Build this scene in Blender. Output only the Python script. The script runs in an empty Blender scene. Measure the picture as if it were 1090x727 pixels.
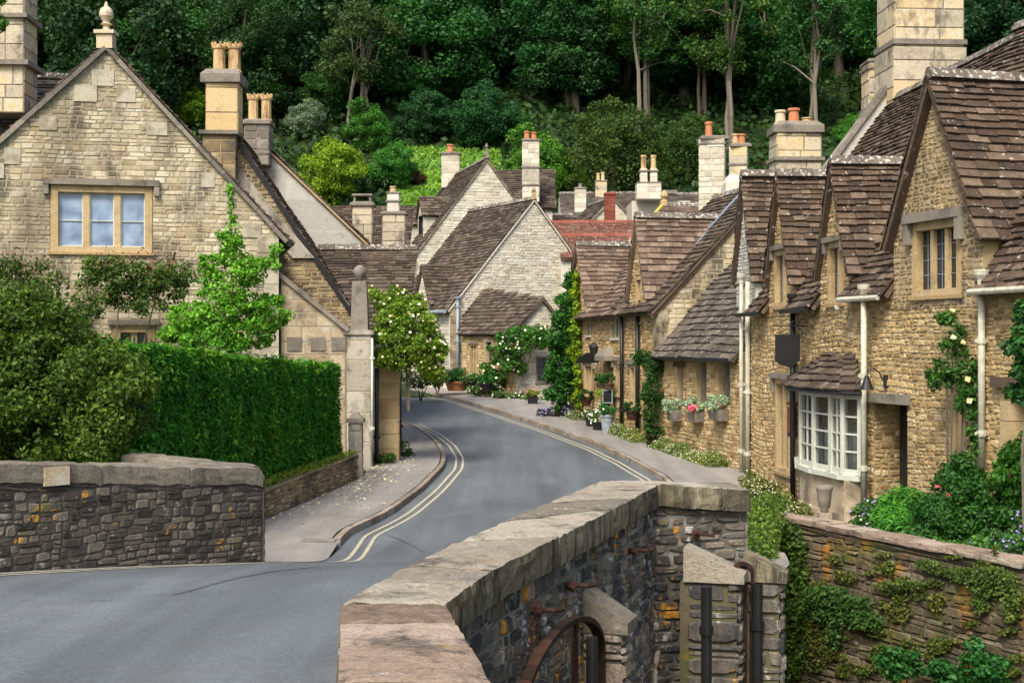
import bpy, math, random
import numpy as np
from mathutils import Vector, noise
from mathutils.geometry import tessellate_polygon
R = random.Random(7); NR = np.random.default_rng(11)
sc = bpy.context.scene; col = sc.collection
F = 1514.0
rad = math.radians
# ---------------------------------------------------------------- survey helpers (camera stands at x=0,y=0,z=3 looking along +Y)
def pt(px, Y): return ((px-545)/F*Y, Y)
def zz(py, Y): return 3-(py-363.5)/F*Y
def P3(px, py, Y): return Vector(((px-545)/F*Y, Y, 3-(py-363.5)/F*Y))
def lerp(a, b, t): return a+(b-a)*t
def interp(tab, y):
    if y <= tab[0][0]: return tab[0][1]
    for (a, va), (b, vb) in zip(tab, tab[1:]):
        if y <= b: return va+(vb-va)*(y-a)/(b-a)
    return tab[-1][1]
GT = [(-20,1.15),(4,1.15),(8,1.12),(11,1.02),(13,.9),(15.2,.65),(17,.35),(19,.08),(22,-.1),(26,-.2),(30,-.2),(34,-.13),(38,0),(42,.15),(45,.3),(48.5,.42),(55,.6),(62,.78),(75,1.2),(500,1.5)]
def g(y): return (interp(GT,y-.7)+interp(GT,y)+interp(GT,y+.7))/3
def ghit(px, py, y0=18.0, off=0.0):
    Y = y0
    while Y < 90:
        if 3-(py-363.5)/F*Y <= g(Y)+off: break
        Y += .05
    return ((px-545)/F*Y, Y)
# ---------------------------------------------------------------- object helpers
WORLD = {}
def tag(o, label=None, cat=None, group=None, kind=None):
    if label: o['label'] = label
    if cat: o['category'] = cat
    if group: o['group'] = group
    if kind: o['kind'] = kind
    return o
def thing(name, label, cat, loc, group=None):
    o = bpy.data.objects.new(name, None); col.objects.link(o); o.location = loc
    o.empty_display_size = .3; WORLD[o.name] = Vector(loc)
    return tag(o, label, cat, group)
def link(name, me, parent, base):
    o = bpy.data.objects.new(name, me); col.objects.link(o)
    if parent is not None: o.parent = parent; WORLD[o.name] = WORLD[parent.name]
    else: o.location = base; WORLD[o.name] = Vector(base)
    return o
class MB:
    def __init__(s): s.v = []; s.f = []; s.m = []; s.cur = 0
    def quad(s, a, b, c, d):
        i = len(s.v); s.v += [tuple(a), tuple(b), tuple(c), tuple(d)]; s.f.append((i,i+1,i+2,i+3)); s.m.append(s.cur)
    def poly(s, pts):
        i = len(s.v); s.v += [tuple(p) for p in pts]; s.f.append(tuple(range(i,i+len(pts)))); s.m.append(s.cur)
    def mesh(s, vs, fs):
        i = len(s.v); s.v += [tuple(p) for p in vs]
        for f in fs: s.f.append(tuple(i+k for k in f)); s.m.append(s.cur)
    def hexa(s, b, t):   # 4 bottom points, 4 top points (same winding)
        s.mesh(list(b)+list(t), [(0,3,2,1),(4,5,6,7),(0,1,5,4),(1,2,6,5),(2,3,7,6),(3,0,4,7)])
    def box(s, c, d, rz=0):
        ca, sa = math.cos(rz), math.sin(rz); x,y,z = c; h = [k/2 for k in d]
        q = [(-h[0],-h[1]),(h[0],-h[1]),(h[0],h[1]),(-h[0],h[1])]
        q = [(x+a*ca-b*sa, y+a*sa+b*ca) for a,b in q]
        s.hexa([(a,b,z-h[2]) for a,b in q], [(a,b,z+h[2]) for a,b in q])
    def bar(s, a, b, w, h=None, up=(0,0,1)):
        a = Vector(a); b = Vector(b); h = h or w; d = (b-a).normalized(); up = Vector(up)
        if abs(d.dot(up)) > .95: up = Vector((0,1,0))
        x = d.cross(up).normalized()*w/2; y = x.cross(d).normalized()*h/2
        s.hexa([a-x-y,a+x-y,a+x+y,a-x+y],[b-x-y,b+x-y,b+x+y,b-x+y])
    def tube(s, pts, rs, n=8, cap=True):
        pts = [Vector(p) for p in pts]
        if not hasattr(rs,'__len__'): rs = [rs]*len(pts)
        rings = []; vs = []
        for i,p in enumerate(pts):
            d = (pts[min(i+1,len(pts)-1)]-pts[max(i-1,0)]).normalized()
            up = Vector((0,0,1)) if abs(d.z) < .9 else Vector((0,1,0))
            x = d.cross(up).normalized(); y = x.cross(d)
            vs += [p+(x*math.cos(2*math.pi*k/n)+y*math.sin(2*math.pi*k/n))*rs[i] for k in range(n)]
        fs = []
        for i in range(len(pts)-1):
            for k in range(n): fs.append((i*n+k,i*n+(k+1)%n,(i+1)*n+(k+1)%n,(i+1)*n+k))
        if cap: fs += [tuple(range(n-1,-1,-1)), tuple(range((len(pts)-1)*n,len(pts)*n))]
        s.mesh(vs, fs)
    def lathe(s, c, prof, n=14):
        c = Vector(c); vs = []; fs = []
        for r,z in prof: vs += [c+Vector((r*math.cos(2*math.pi*k/n), r*math.sin(2*math.pi*k/n), z)) for k in range(n)]
        for i in range(len(prof)-1):
            for k in range(n): fs.append((i*n+k,i*n+(k+1)%n,(i+1)*n+(k+1)%n,(i+1)*n+k))
        fs += [tuple(range(n-1,-1,-1)), tuple(range((len(prof)-1)*n,len(prof)*n))]
        s.mesh(vs, fs)
    def build(s, name, mats, parent=None, smooth=False):
        me = bpy.data.meshes.new(name)
        base = WORLD[parent.name] if parent is not None else None
        if base is None:
            xs = [p[0] for p in s.v]; ys = [p[1] for p in s.v]; zs = [p[2] for p in s.v]
            base = Vector(((min(xs)+max(xs))/2,(min(ys)+max(ys))/2,min(zs)))
        me.from_pydata([(p[0]-base.x,p[1]-base.y,p[2]-base.z) for p in s.v], [], s.f)
        if not isinstance(mats,(list,tuple)): mats = [mats]
        for m in mats: me.materials.append(m)
        me.polygons.foreach_set('material_index', s.m)
        if smooth: me.polygons.foreach_set('use_smooth', [True]*len(s.f))
        me.update()
        return link(name, me, parent, base)
# ---------------------------------------------------------------- materials
class NT:
    def __init__(s, name):
        s.mat = bpy.data.materials.new(name); s.mat.use_nodes = True; s.t = s.mat.node_tree; s.t.nodes.clear()
        s.out = s.n('ShaderNodeOutputMaterial')
    def n(s, t, **kw):
        nd = s.t.nodes.new(t)
        for k,v in kw.items(): setattr(nd,k,v)
        return nd
    def l(s, a, b): s.t.links.new(a,b)
    def coord(s, scale=(1,1,1)):
        tc = s.n('ShaderNodeTexCoord'); mp = s.n('ShaderNodeMapping'); mp.inputs['Scale'].default_value = scale
        s.l(tc.outputs['Object'], mp.inputs['Vector']); return mp.outputs[0]
    def noise(s, scale, detail=4, rough=.6, vec=None, dist=0):
        nd = s.n('ShaderNodeTexNoise'); nd.inputs['Scale'].default_value = scale; nd.inputs['Detail'].default_value = detail
        nd.inputs['Roughness'].default_value = rough; nd.inputs['Distortion'].default_value = dist
        s.l(vec if vec is not None else s.coord(), nd.inputs['Vector']); return nd.outputs['Fac']
    def ramp(s, fac, stops, interp='LINEAR'):
        r = s.n('ShaderNodeValToRGB'); r.color_ramp.interpolation = interp; e = r.color_ramp.elements
        while len(e) < len(stops): e.new(.5)
        for i,(p,c) in enumerate(stops): e[i].position = p; e[i].color = (*c,1) if len(c)==3 else c
        s.l(fac, r.inputs[0]); return r.outputs[0]
    def math(s, op, a, b=None):
        m = s.n('ShaderNodeMath', operation=op)
        for i,x in enumerate((a,b)):
            if x is None: continue
            if isinstance(x,(int,float)): m.inputs[i].default_value = x
            else: s.l(x, m.inputs[i])
        return m.outputs[0]
    def mix(s, fac, a, b, mode='MIX'):
        m = s.n('ShaderNodeMix', data_type='RGBA', blend_type=mode)
        for i,x in ((0,fac),(6,a),(7,b)):
            if isinstance(x,(int,float)): m.inputs[i].default_value = x
            elif isinstance(x,tuple): m.inputs[i].default_value = (*x,1)
            else: s.l(x, m.inputs[i])
        return m.outputs[2]
    def pr(s, color, rough=.9, bump=None, bstr=.5, bdist=.02, spec=.3, metal=0):
        p = s.n('ShaderNodeBsdfPrincipled')
        if isinstance(color,tuple): p.inputs['Base Color'].default_value = (*color,1)
        else: s.l(color, p.inputs['Base Color'])
        if isinstance(rough,(int,float)): p.inputs['Roughness'].default_value = rough
        else: s.l(rough, p.inputs['Roughness'])
        p.inputs['Specular IOR Level'].default_value = spec; p.inputs['Metallic'].default_value = metal
        if bump is not None:
            b = s.n('ShaderNodeBump'); b.inputs['Strength'].default_value = bstr; b.inputs['Distance'].default_value = bdist
            s.l(bump, b.inputs['Height']); s.l(b.outputs[0], p.inputs['Normal'])
        s.l(p.outputs[0], s.out.inputs['Surface']); return s.mat
def stone_mat(name, pal, patches=(), bump=.6, fine=14, vec=(1,1,1), streak=None, bd=.02):
    t = NT(name); geo = t.n('ShaderNodeNewGeometry').outputs['Random Per Island']
    v = t.coord(vec)
    n1 = t.noise(fine,6,.7,v); f = t.math('ADD', t.math('MULTIPLY',geo,.8), t.math('MULTIPLY', t.math('SUBTRACT',n1,.5),.9))
    f = t.math('ADD', f, .1)
    c = t.ramp(f, [(i/(len(pal)-1), p) for i,p in enumerate(pal)])
    n2 = t.noise(fine*5,4,.7,v)
    c = t.mix(.6, c, t.ramp(n2,[(.3,(.45,.45,.45)),(.7,(1.35,1.35,1.35))]),'MULTIPLY')
    for (colr, scale, lo, hi, amt, vv) in patches:
        m = t.ramp(t.noise(scale,5,.65,t.coord(vv)),[(lo,(0,0,0)),(hi,(amt,amt,amt))])
        c = t.mix(m, c, colr)
    b = t.math('ADD', t.math('MULTIPLY',n1,.6), t.math('MULTIPLY',n2,.4))
    return t.pr(c, .92, b, bump, bd, .2)
V1 = (1,1,1)
M = {}
M['gold'] = stone_mat('golden_rubble', [(.16,.10,.045),(.34,.228,.10),(.47,.335,.155),(.55,.405,.205),(.62,.51,.34)],
    [((.10,.085,.06),.9,.52,.72,.55,V1),((.5,.42,.28),3.1,.6,.7,.5,V1)])
M['gold_m'] = stone_mat('golden_mortar', [(.34,.26,.14),(.44,.34,.19)], [((.12,.1,.07),1.0,.52,.7,.5,V1)])
M['gold_old'] = stone_mat('weathered_golden_rubble', [(.15,.115,.07),(.28,.21,.115),(.40,.305,.175),(.5,.41,.27)],
    [((.07,.06,.05),1.3,.45,.62,.8,V1),((.5,.48,.4),8,.64,.7,.8,V1)])
M['cream'] = stone_mat('cream_coursed_stone', [(.30,.245,.155),(.44,.375,.245),(.54,.47,.32),(.62,.56,.41),(.67,.62,.49)],
    [((.15,.12,.08),.55,.47,.6,.7,(1,1,.5)),((.05,.044,.036),1.8,.5,.62,.8,(1,1,.3)),((.38,.26,.11),1.7,.56,.68,.5,(1,1,1)),((.56,.53,.45),1.1,.6,.7,.6,V1)])
M['cream_m'] = stone_mat('cream_mortar', [(.36,.31,.21),(.45,.395,.28)], [((.12,.10,.07),.55,.46,.60,.65,(1,1,.55))])
M['pale'] = stone_mat('pale_rubble', [(.38,.34,.26),(.54,.49,.39),(.63,.58,.47),(.7,.66,.56)],
    [((.30,.2,.1),1.6,.6,.72,.6,V1),((.2,.18,.15),.8,.55,.7,.5,V1)])
M['pale_m'] = stone_mat('pale_mortar', [(.48,.44,.36),(.58,.55,.47)])
M['render'] = stone_mat('grey_lime_render', [(.42,.4,.36),(.5,.48,.43),(.56,.54,.5)], [((.15,.14,.12),5,.62,.7,.7,V1),((.2,.18,.15),.9,.5,.75,.5,V1)], .4, 9)
M['dark'] = stone_mat('blackened_rubble', [(.022,.02,.017),(.048,.042,.036),(.082,.072,.06),(.13,.115,.094),(.2,.175,.14)],
    [((.38,.35,.3),8,.6,.67,.6,V1),((.5,.24,.03),3.2,.62,.67,.9,V1),((.14,.15,.04),3,.6,.68,.6,V1)],.9)
M['dark_m'] = stone_mat('blackened_mortar', [(.045,.04,.035),(.10,.09,.075)])
M['streak'] = stone_mat('stained_bridge_rubble', [(.05,.045,.04),(.12,.105,.09),(.21,.18,.14),(.33,.28,.21)],
    [((.035,.04,.052),1.6,.48,.6,.8,(1.6,1.6,.35)),((.6,.58,.54),4.5,.58,.66,.8,(1.4,1.4,.8)),((.62,.29,.04),3.2,.58,.65,.9,(1.5,1.5,.7)),((.2,.13,.05),1.4,.56,.7,.55,V1)],1,14,(1,1,1),None,.03)
M['streak_m'] = stone_mat('stained_bridge_mortar', [(.09,.085,.075),(.2,.18,.15)], [((.5,.48,.44),2.3,.5,.66,.7,V1),((.4,.18,.04),2.2,.6,.7,.7,V1)])
M['coping'] = stone_mat('weathered_coping', [(.16,.14,.11),(.30,.26,.205),(.40,.355,.28),(.47,.425,.35)],
    [((.06,.055,.045),2.6,.54,.66,.75,(1,1,1)),((.05,.045,.035),11,.6,.68,.7,(1,1,1)),((.62,.6,.55),7,.66,.71,.8,V1),((.28,.19,.1),3.3,.58,.7,.5,V1)],1,13,(1,1,1),None,.035)
M['coping_edge'] = stone_mat('streaked_coping_edge', [(.08,.07,.05),(.2,.17,.11),(.3,.26,.18)],
    [((.03,.028,.022),5,.48,.62,.85,(2,2,.25)),((.42,.2,.03),7,.6,.68,.9,(1.5,1.5,.5)),((.45,.43,.38),9,.62,.7,.6,(2,2,.5))],1,6,(1,1,1),None,.03)
M['coping_red'] = stone_mat('reddish_coping', [(.16,.115,.085),(.31,.23,.175),(.40,.31,.245),(.44,.38,.3)],
    [((.07,.06,.05),3,.53,.66,.75,V1),((.06,.05,.04),12,.58,.67,.7,V1),((.66,.64,.6),6,.68,.72,.85,V1),((.13,.13,.07),4.5,.6,.7,.5,V1)],1,13,(1,1,1),None,.035)
M['river'] = stone_mat('river_wall_rubble', [(.05,.042,.03),(.12,.095,.062),(.19,.15,.1),(.29,.235,.165)],
    [((.40,.19,.03),1.6,.54,.64,.8,V1),((.07,.095,.02),1.1,.5,.62,.75,V1),((.03,.026,.02),2.6,.56,.66,.7,V1),((.36,.34,.3),6,.66,.72,.6,V1)],1,14,(1,1,1),None,.03)
M['river_m'] = stone_mat('river_wall_mortar', [(.08,.066,.045),(.15,.125,.08)],[((.07,.095,.02),1.1,.5,.62,.7,V1),((.40,.19,.03),1.6,.56,.66,.6,V1)])
M['ochre'] = stone_mat('ochre_dressed_stone', [(.33,.225,.105),(.45,.325,.165),(.53,.41,.235)], [((.16,.125,.08),3,.52,.66,.65,V1),((.5,.45,.34),6,.6,.7,.5,V1)],.3,6)
M['buff'] = stone_mat('buff_dressed_stone', [(.34,.26,.16),(.45,.355,.235),(.52,.43,.3)], [((.12,.1,.075),1.6,.5,.64,.75,V1),((.5,.47,.4),2.6,.56,.66,.7,V1)],.4,7)
M['ashlar'] = stone_mat('chimney_ashlar', [(.27,.235,.17),(.44,.38,.28),(.56,.49,.36),(.60,.45,.24),(.62,.58,.48)],
    [((.075,.065,.055),2.1,.53,.68,.85,(1,1,.7)),((.55,.3,.06),3,.66,.72,.6,V1)],.4,7)
M['yellow'] = stone_mat('warm_chimney_ashlar', [(.52,.36,.17),(.6,.44,.22),(.62,.48,.27)], [((.3,.2,.1),2,.56,.72,.5,V1)],.3,6)
M['greystone'] = stone_mat('grey_weathered_stone', [(.12,.105,.085),(.22,.195,.16),(.3,.27,.22)], [((.5,.49,.44),8,.62,.7,.7,V1),((.05,.045,.04),2,.5,.7,.7,V1)],.6,9)
M['lime'] = stone_mat('lime_flaunching', [(.55,.5,.42),(.66,.62,.55)], [((.45,.27,.12),2,.55,.7,.6,V1)],.5,8)
def slate(name, pal, lich=.64, la=.6):
    return stone_mat(name, pal, [((.045,.038,.033),2.0,.5,.66,.6,V1),((.52,.5,.45),9,lich,lich+.05,la,V1),((.34,.31,.26),26,.61,.68,.4,V1),((.35,.2,.05),5,.69,.73,.5,V1)],.7,10)
M['slate'] = slate('brown_stone_slate', [(.036,.027,.02),(.072,.053,.039),(.115,.086,.063),(.19,.15,.11)])
M['slate_red'] = slate('red_brown_stone_slate', [(.034,.024,.017),(.072,.048,.033),(.115,.08,.056),(.2,.15,.105)],.62,.65)
M['slate_grey'] = slate('grey_stone_slate', [(.05,.042,.035),(.09,.074,.06),(.14,.115,.093),(.18,.15,.125)],.6)
M['slate_lt'] = slate('light_brown_stone_slate', [(.08,.054,.04),(.145,.10,.074),(.21,.15,.112),(.28,.21,.16)])
M['mottle'] = stone_mat('mottled_old_render',[(.12,.1,.07),(.22,.185,.125),(.31,.27,.2)],[((.07,.06,.045),7,.5,.6,.8,V1),((.5,.48,.42),14,.58,.64,.7,V1),((.38,.25,.09),3,.55,.65,.6,V1)],.9,20)
M['post'] = stone_mat('stained_beige_stone',[(.29,.26,.205),(.39,.35,.285),(.47,.43,.36)],[((.12,.105,.08),1.8,.46,.6,.8,(1,1,.4)),((.07,.06,.05),5,.58,.66,.7,V1)],.5,9)
M['redtile'] = slate('red_clay_tile', [(.13,.05,.036),(.2,.08,.055),(.25,.12,.085),(.12,.08,.07)],.58,.7)
M['ridge'] = stone_mat('ridge_stone', [(.07,.055,.043),(.12,.098,.08),(.19,.163,.135)], [((.55,.54,.48),11,.54,.6,.8,V1),((.05,.045,.04),3,.55,.7,.6,V1)],.6,9)
M['brick'] = stone_mat('red_brick', [(.16,.045,.03),(.23,.07,.048),(.28,.1,.07)],[((.1,.06,.05),3,.55,.7,.5,V1)],.4,12)
M['terra'] = stone_mat('terracotta', [(.45,.15,.07),(.55,.24,.13)],(),.2,6)
M['buffpot'] = stone_mat('buff_chimney_pot', [(.5,.33,.15),(.62,.45,.25)],[((.15,.08,.04),3,.52,.66,.8,(1,1,.3))],.2,6)
def plain(name, c, rough=.6, metal=0, spec=.4, var=.25, scale=8):
    t = NT(name); n = t.noise(scale,4,.6)
    cc = t.ramp(n,[(.3,tuple(k*(1-var) for k in c)),(.7,tuple(min(1,k*(1+var)) for k in c))])
    return t.pr(cc, rough, n, .15, .01, spec, metal)
M['black'] = plain('black_painted_iron',(.012,.012,.013),.45)
M['rust'] = stone_mat('rusted_iron',[(.02,.012,.01),(.045,.024,.018),(.08,.035,.02)],(),.5,12)
M['pipe'] = plain('cream_painted_pipe',(.46,.45,.36),.6)
M['pipegrey'] = plain('blue_grey_pipe',(.25,.3,.33),.5)
M['white'] = plain('white_painted_wood',(.52,.54,.46),.55,var=.12)
M['wood'] = plain('weathered_timber',(.09,.06,.04),.8)
M['darkwood'] = plain('dark_door_timber',(.02,.016,.014),.7)
M['lead'] = plain('lead_flashing',(.2,.24,.3),.5)
M['curtain'] = plain('net_curtain',(.3,.32,.3),.9)
M['soil'] = plain('dark_soil',(.035,.026,.018),.95,scale=20)
def glass(name, c, rough=.12, mixc=None):
    t = NT(name); n = t.noise(2.5,3,.5)
    cc = t.ramp(n,[(.35,c),(.65,mixc or tuple(k*1.7 for k in c))])
    return t.pr(cc, rough, t.noise(7,2), .06, .01, .7)
M['glass'] = glass('dark_window_glass',(.012,.014,.016))
M['glass_blue'] = glass('painted_blue_reflection_glass',(.13,.19,.30),.15,(.30,.40,.55))  # mottled pale blue reflection put into the pane's base colour
M['glass_grey'] = glass('grey_window_glass',(.06,.07,.07))
def leafmat():
    t = NT('leaf'); oi = t.n('ShaderNodeObjectInfo').outputs['Color']; rp = t.n('ShaderNodeNewGeometry').outputs['Random Per Island']
    k = t.ramp(rp,[(0,(.5,.55,.5)),(.5,(1.05,1.05,.9)),(1,(2.0,1.75,1.3))])
    c = t.mix(1.0, oi, k, 'MULTIPLY')
    k2 = t.ramp(t.noise(.55,3,.6),[(.35,(.7,.78,.8)),(.65,(1.25,1.15,1))]); c = t.mix(.8,c,k2,'MULTIPLY')
    p = t.n('ShaderNodeBsdfPrincipled'); p.inputs['Roughness'].default_value = .55; p.inputs['Specular IOR Level'].default_value = .22
    t.l(c, p.inputs['Base Color'])
    tr = t.n('ShaderNodeBsdfTranslucent'); t.l(t.mix(1.0,c,(1.5,1.6,.6),'MULTIPLY'), tr.inputs[0])
    ms = t.n('ShaderNodeMixShader'); ms.inputs[0].default_value = .28
    t.l(p.outputs[0],ms.inputs[1]); t.l(tr.outputs[0],ms.inputs[2]); t.l(ms.outputs[0],t.out.inputs['Surface']); return t.mat
M['leaf'] = leafmat()
def petal(name,c,c2=None):
    t = NT(name); rp = t.n('ShaderNodeNewGeometry').outputs['Random Per Island']
    return t.pr(t.ramp(rp,[(0,c),(1,c2 or c)]),.6)
M['p_white'] = petal('white_petal',(.75,.73,.66),(.8,.78,.6)); M['p_yellow'] = petal('yellow_petal',(.75,.6,.2),(.8,.75,.5))
M['p_pink'] = petal('pink_petal',(.6,.06,.12),(.7,.15,.2)); M['p_lilac'] = petal('lilac_petal',(.22,.18,.5),(.4,.3,.6))
M['bark'] = stone_mat('grey_bark',[(.06,.05,.035),(.13,.11,.08),(.2,.175,.135)],(),.7,6,(1,1,.3))
M['barkpale'] = stone_mat('pale_bark',[(.08,.068,.05),(.15,.13,.1),(.22,.195,.15)],(),.7,6,(1,1,.3))
# ---------------------------------------------------------------- leaves
def leaf_mesh(name, pts, nrm, size, aspect=.6, jit=.9, var=.45):
    n = len(pts); pts = np.asarray(pts); nrm = np.asarray(nrm)
    d = nrm + NR.normal(0,jit,(n,3)); d /= np.linalg.norm(d,axis=1)[:,None]+1e-9
    a = NR.normal(0,1,(n,3)); a -= (a*d).sum(1)[:,None]*d; a /= np.linalg.norm(a,axis=1)[:,None]+1e-9
    b = np.cross(d,a); s = (size*(1+NR.uniform(-var,var,n)))[:,None]
    a = a*s*.5; b = b*s*.5*aspect
    v = np.stack([pts-a, pts-a*.1+b+d*s*.12, pts+a, pts-a*.1-b+d*s*.12],1).reshape(-1,3)
    return v
def mesh_from_quads(name, v, mat):
    n = len(v)//4; me = bpy.data.meshes.new(name)
    me.vertices.add(len(v)); me.vertices.foreach_set('co', v.astype(np.float32).ravel())
    me.loops.add(n*4); me.loops.foreach_set('vertex_index', np.arange(n*4,dtype=np.int32))
    me.polygons.add(n); me.polygons.foreach_set('loop_start', np.arange(0,n*4,4,dtype=np.int32))
    try: me.polygons.foreach_set('loop_total', np.full(n,4,dtype=np.int32))
    except Exception: pass
    me.materials.append(mat); me.update(calc_edges=True); me.validate(); return me
def blob_pts(clumps, n, inner=.35):
    """clumps: list of (cx,cy,cz,rx,ry,rz); points near the shells, normals outward"""
    c = np.array(clumps,float); w = (c[:,3]*c[:,4]+c[:,4]*c[:,5]+c[:,3]*c[:,5]); w /= w.sum()
    idx = NR.choice(len(c), n, p=w); d = NR.normal(0,1,(n,3)); d /= np.linalg.norm(d,axis=1)[:,None]
    r = 1-NR.random(n)**2.0*(1-inner); r *= 1+NR.normal(0,.05,n)
    cc = c[idx]; p = cc[:,:3]+d*cc[:,3:6]*r[:,None]
    return p, d
def foliage(name, clumps, n, size, color, parent=None, mat=None, aspect=.6, inner=.35, jit=.8, up=.3, zmin=None):
    p,d = blob_pts(clumps,n,inner)
    if zmin is not None: k = p[:,2] > zmin; p = p[k]; d = d[k]
    d = d+np.array([0,0,up])
    v = leaf_mesh(name,p,d,size,aspect,jit)
    if parent is not None: base = np.array(WORLD[parent.name])
    else: base = np.array([p[:,0].mean(),p[:,1].mean(),p[:,2].min()])
    me = mesh_from_quads(name, v-base, mat or M['leaf'])
    o = link(name, me, parent, Vector(base)); o.color = (*color,1); return o
def subclumps(big, n, r, seed=None, shell=.75):
    """spread n small clumps over big ellipsoids"""
    out = []
    for _ in range(n):
        b = R.choices(big, weights=[k[3]*k[5] for k in big])[0]
        d = Vector((R.gauss(0,1),R.gauss(0,1),R.gauss(0,1))).normalized(); q = R.uniform(shell,1.0)
        rr = r*R.uniform(.6,1.35)
        out.append((b[0]+d.x*b[3]*q, b[1]+d.y*b[4]*q, b[2]+d.z*b[5]*q, rr, rr, rr*.8))
    return out
def px_ell(px,py,Y,rx,ry,rz):
    p = P3(px,py,Y); return (p.x,p.y,p.z,rx,ry,rz)
def bush(name,label,cat,ells,n,size,color,sub=None,subr=.3,flowers=(),stem=None,group=None,core=None,ns=None,**kw):
    big = [px_ell(*e) for e in ells]
    zb = min(b[2]-b[5] for b in big); cx = sum(b[0] for b in big)/len(big); cy = sum(b[1] for b in big)/len(big)
    t = thing(name,label,cat,(cx,cy,zb if stem is None else stem),group)
    cl = subclumps(big,sub,subr)+[(*b[:3],b[3]*.8,b[4]*.8,b[5]*.8) for b in big] if sub else big
    foliage('foliage',cl,n,size,color,t,**kw)
    m = MB()
    for k in range(ns or (5 if stem is None else 4)):
        b = big[k%len(big)]; z0 = zb if stem is None else stem
        q = (cx+R.uniform(-.1,.1)*b[3],cy+R.uniform(-.1,.1)*b[4],z0)
        m.tube([q,(lerp(q[0],b[0],.5)+R.uniform(-.1,.1),lerp(q[1],b[1],.5),lerp(z0,b[2],.5)),(b[0]+R.uniform(-.3,.3)*b[3],b[1],b[2]+.4*b[5])],[.03,.02,.008],5)
    m.build('stem',M['bark'],t)
    for (mat,cnt,fs,nm) in flowers:
        p,d = blob_pts(cl,cnt*3,.95); k = (d[:,1] < .2) & (d[:,2] > -.4); p = p[k][:cnt]; d = d[k][:cnt]
        vs = []
        for a in range(3):   # each blossom is three crossed petals pairs
            vs.append(leaf_mesh(nm,p+d*.02,d+np.array([0,-.4,.2]),fs,.9,.35,.3))
        me = mesh_from_quads(nm, np.concatenate(vs)-np.array(WORLD[t.name]), M[mat]); o = link(nm,me,t,None); o['kind'] = 'stuff'
    return t
# ---------------------------------------------------------------- vertical planes, walls of laid stones, windows
class PL:
    def __init__(s, A, B, flip=False):
        s.A = Vector((A[0],A[1],0)); s.B = Vector((B[0],B[1],0)); s.len = (s.B-s.A).length; s.u = (s.B-s.A).normalized()
        n = Vector((s.u.y,-s.u.x,0))
        if n.dot(-s.A) < 0: n = -n
        s.n = -n if flip else n
    def U(s, px):
        k = (px-545)/F; return (k*s.A.y-s.A.x)/(s.u.x-k*s.u.y)
    def uv(s, px, py):
        u = s.U(px); Y = s.A.y+s.u.y*u; return (u, zz(py,Y))
    def P(s, u, z, n=0): return Vector((s.A.x+s.u.x*u+s.n.x*n, s.A.y+s.u.y*u+s.n.y*n, z))
def LR(poly, z):
    xs = []
    for (a,za),(b,zb) in zip(poly, poly[1:]+poly[:1]):
        if (za-z)*(zb-z) <= 0 and za != zb: xs.append(a+(b-a)*(z-za)/(zb-za))
    return (min(xs),max(xs)) if len(xs) > 1 else None
def pbox(mb, pl, u0,u1,z0,z1,n0,n1):
    mb.hexa([pl.P(u0,z0,n0),pl.P(u1,z0,n0),pl.P(u1,z0,n1),pl.P(u0,z0,n1)],[pl.P(u0,z1,n0),pl.P(u1,z1,n0),pl.P(u1,z1,n1),pl.P(u0,z1,n1)])
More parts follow.
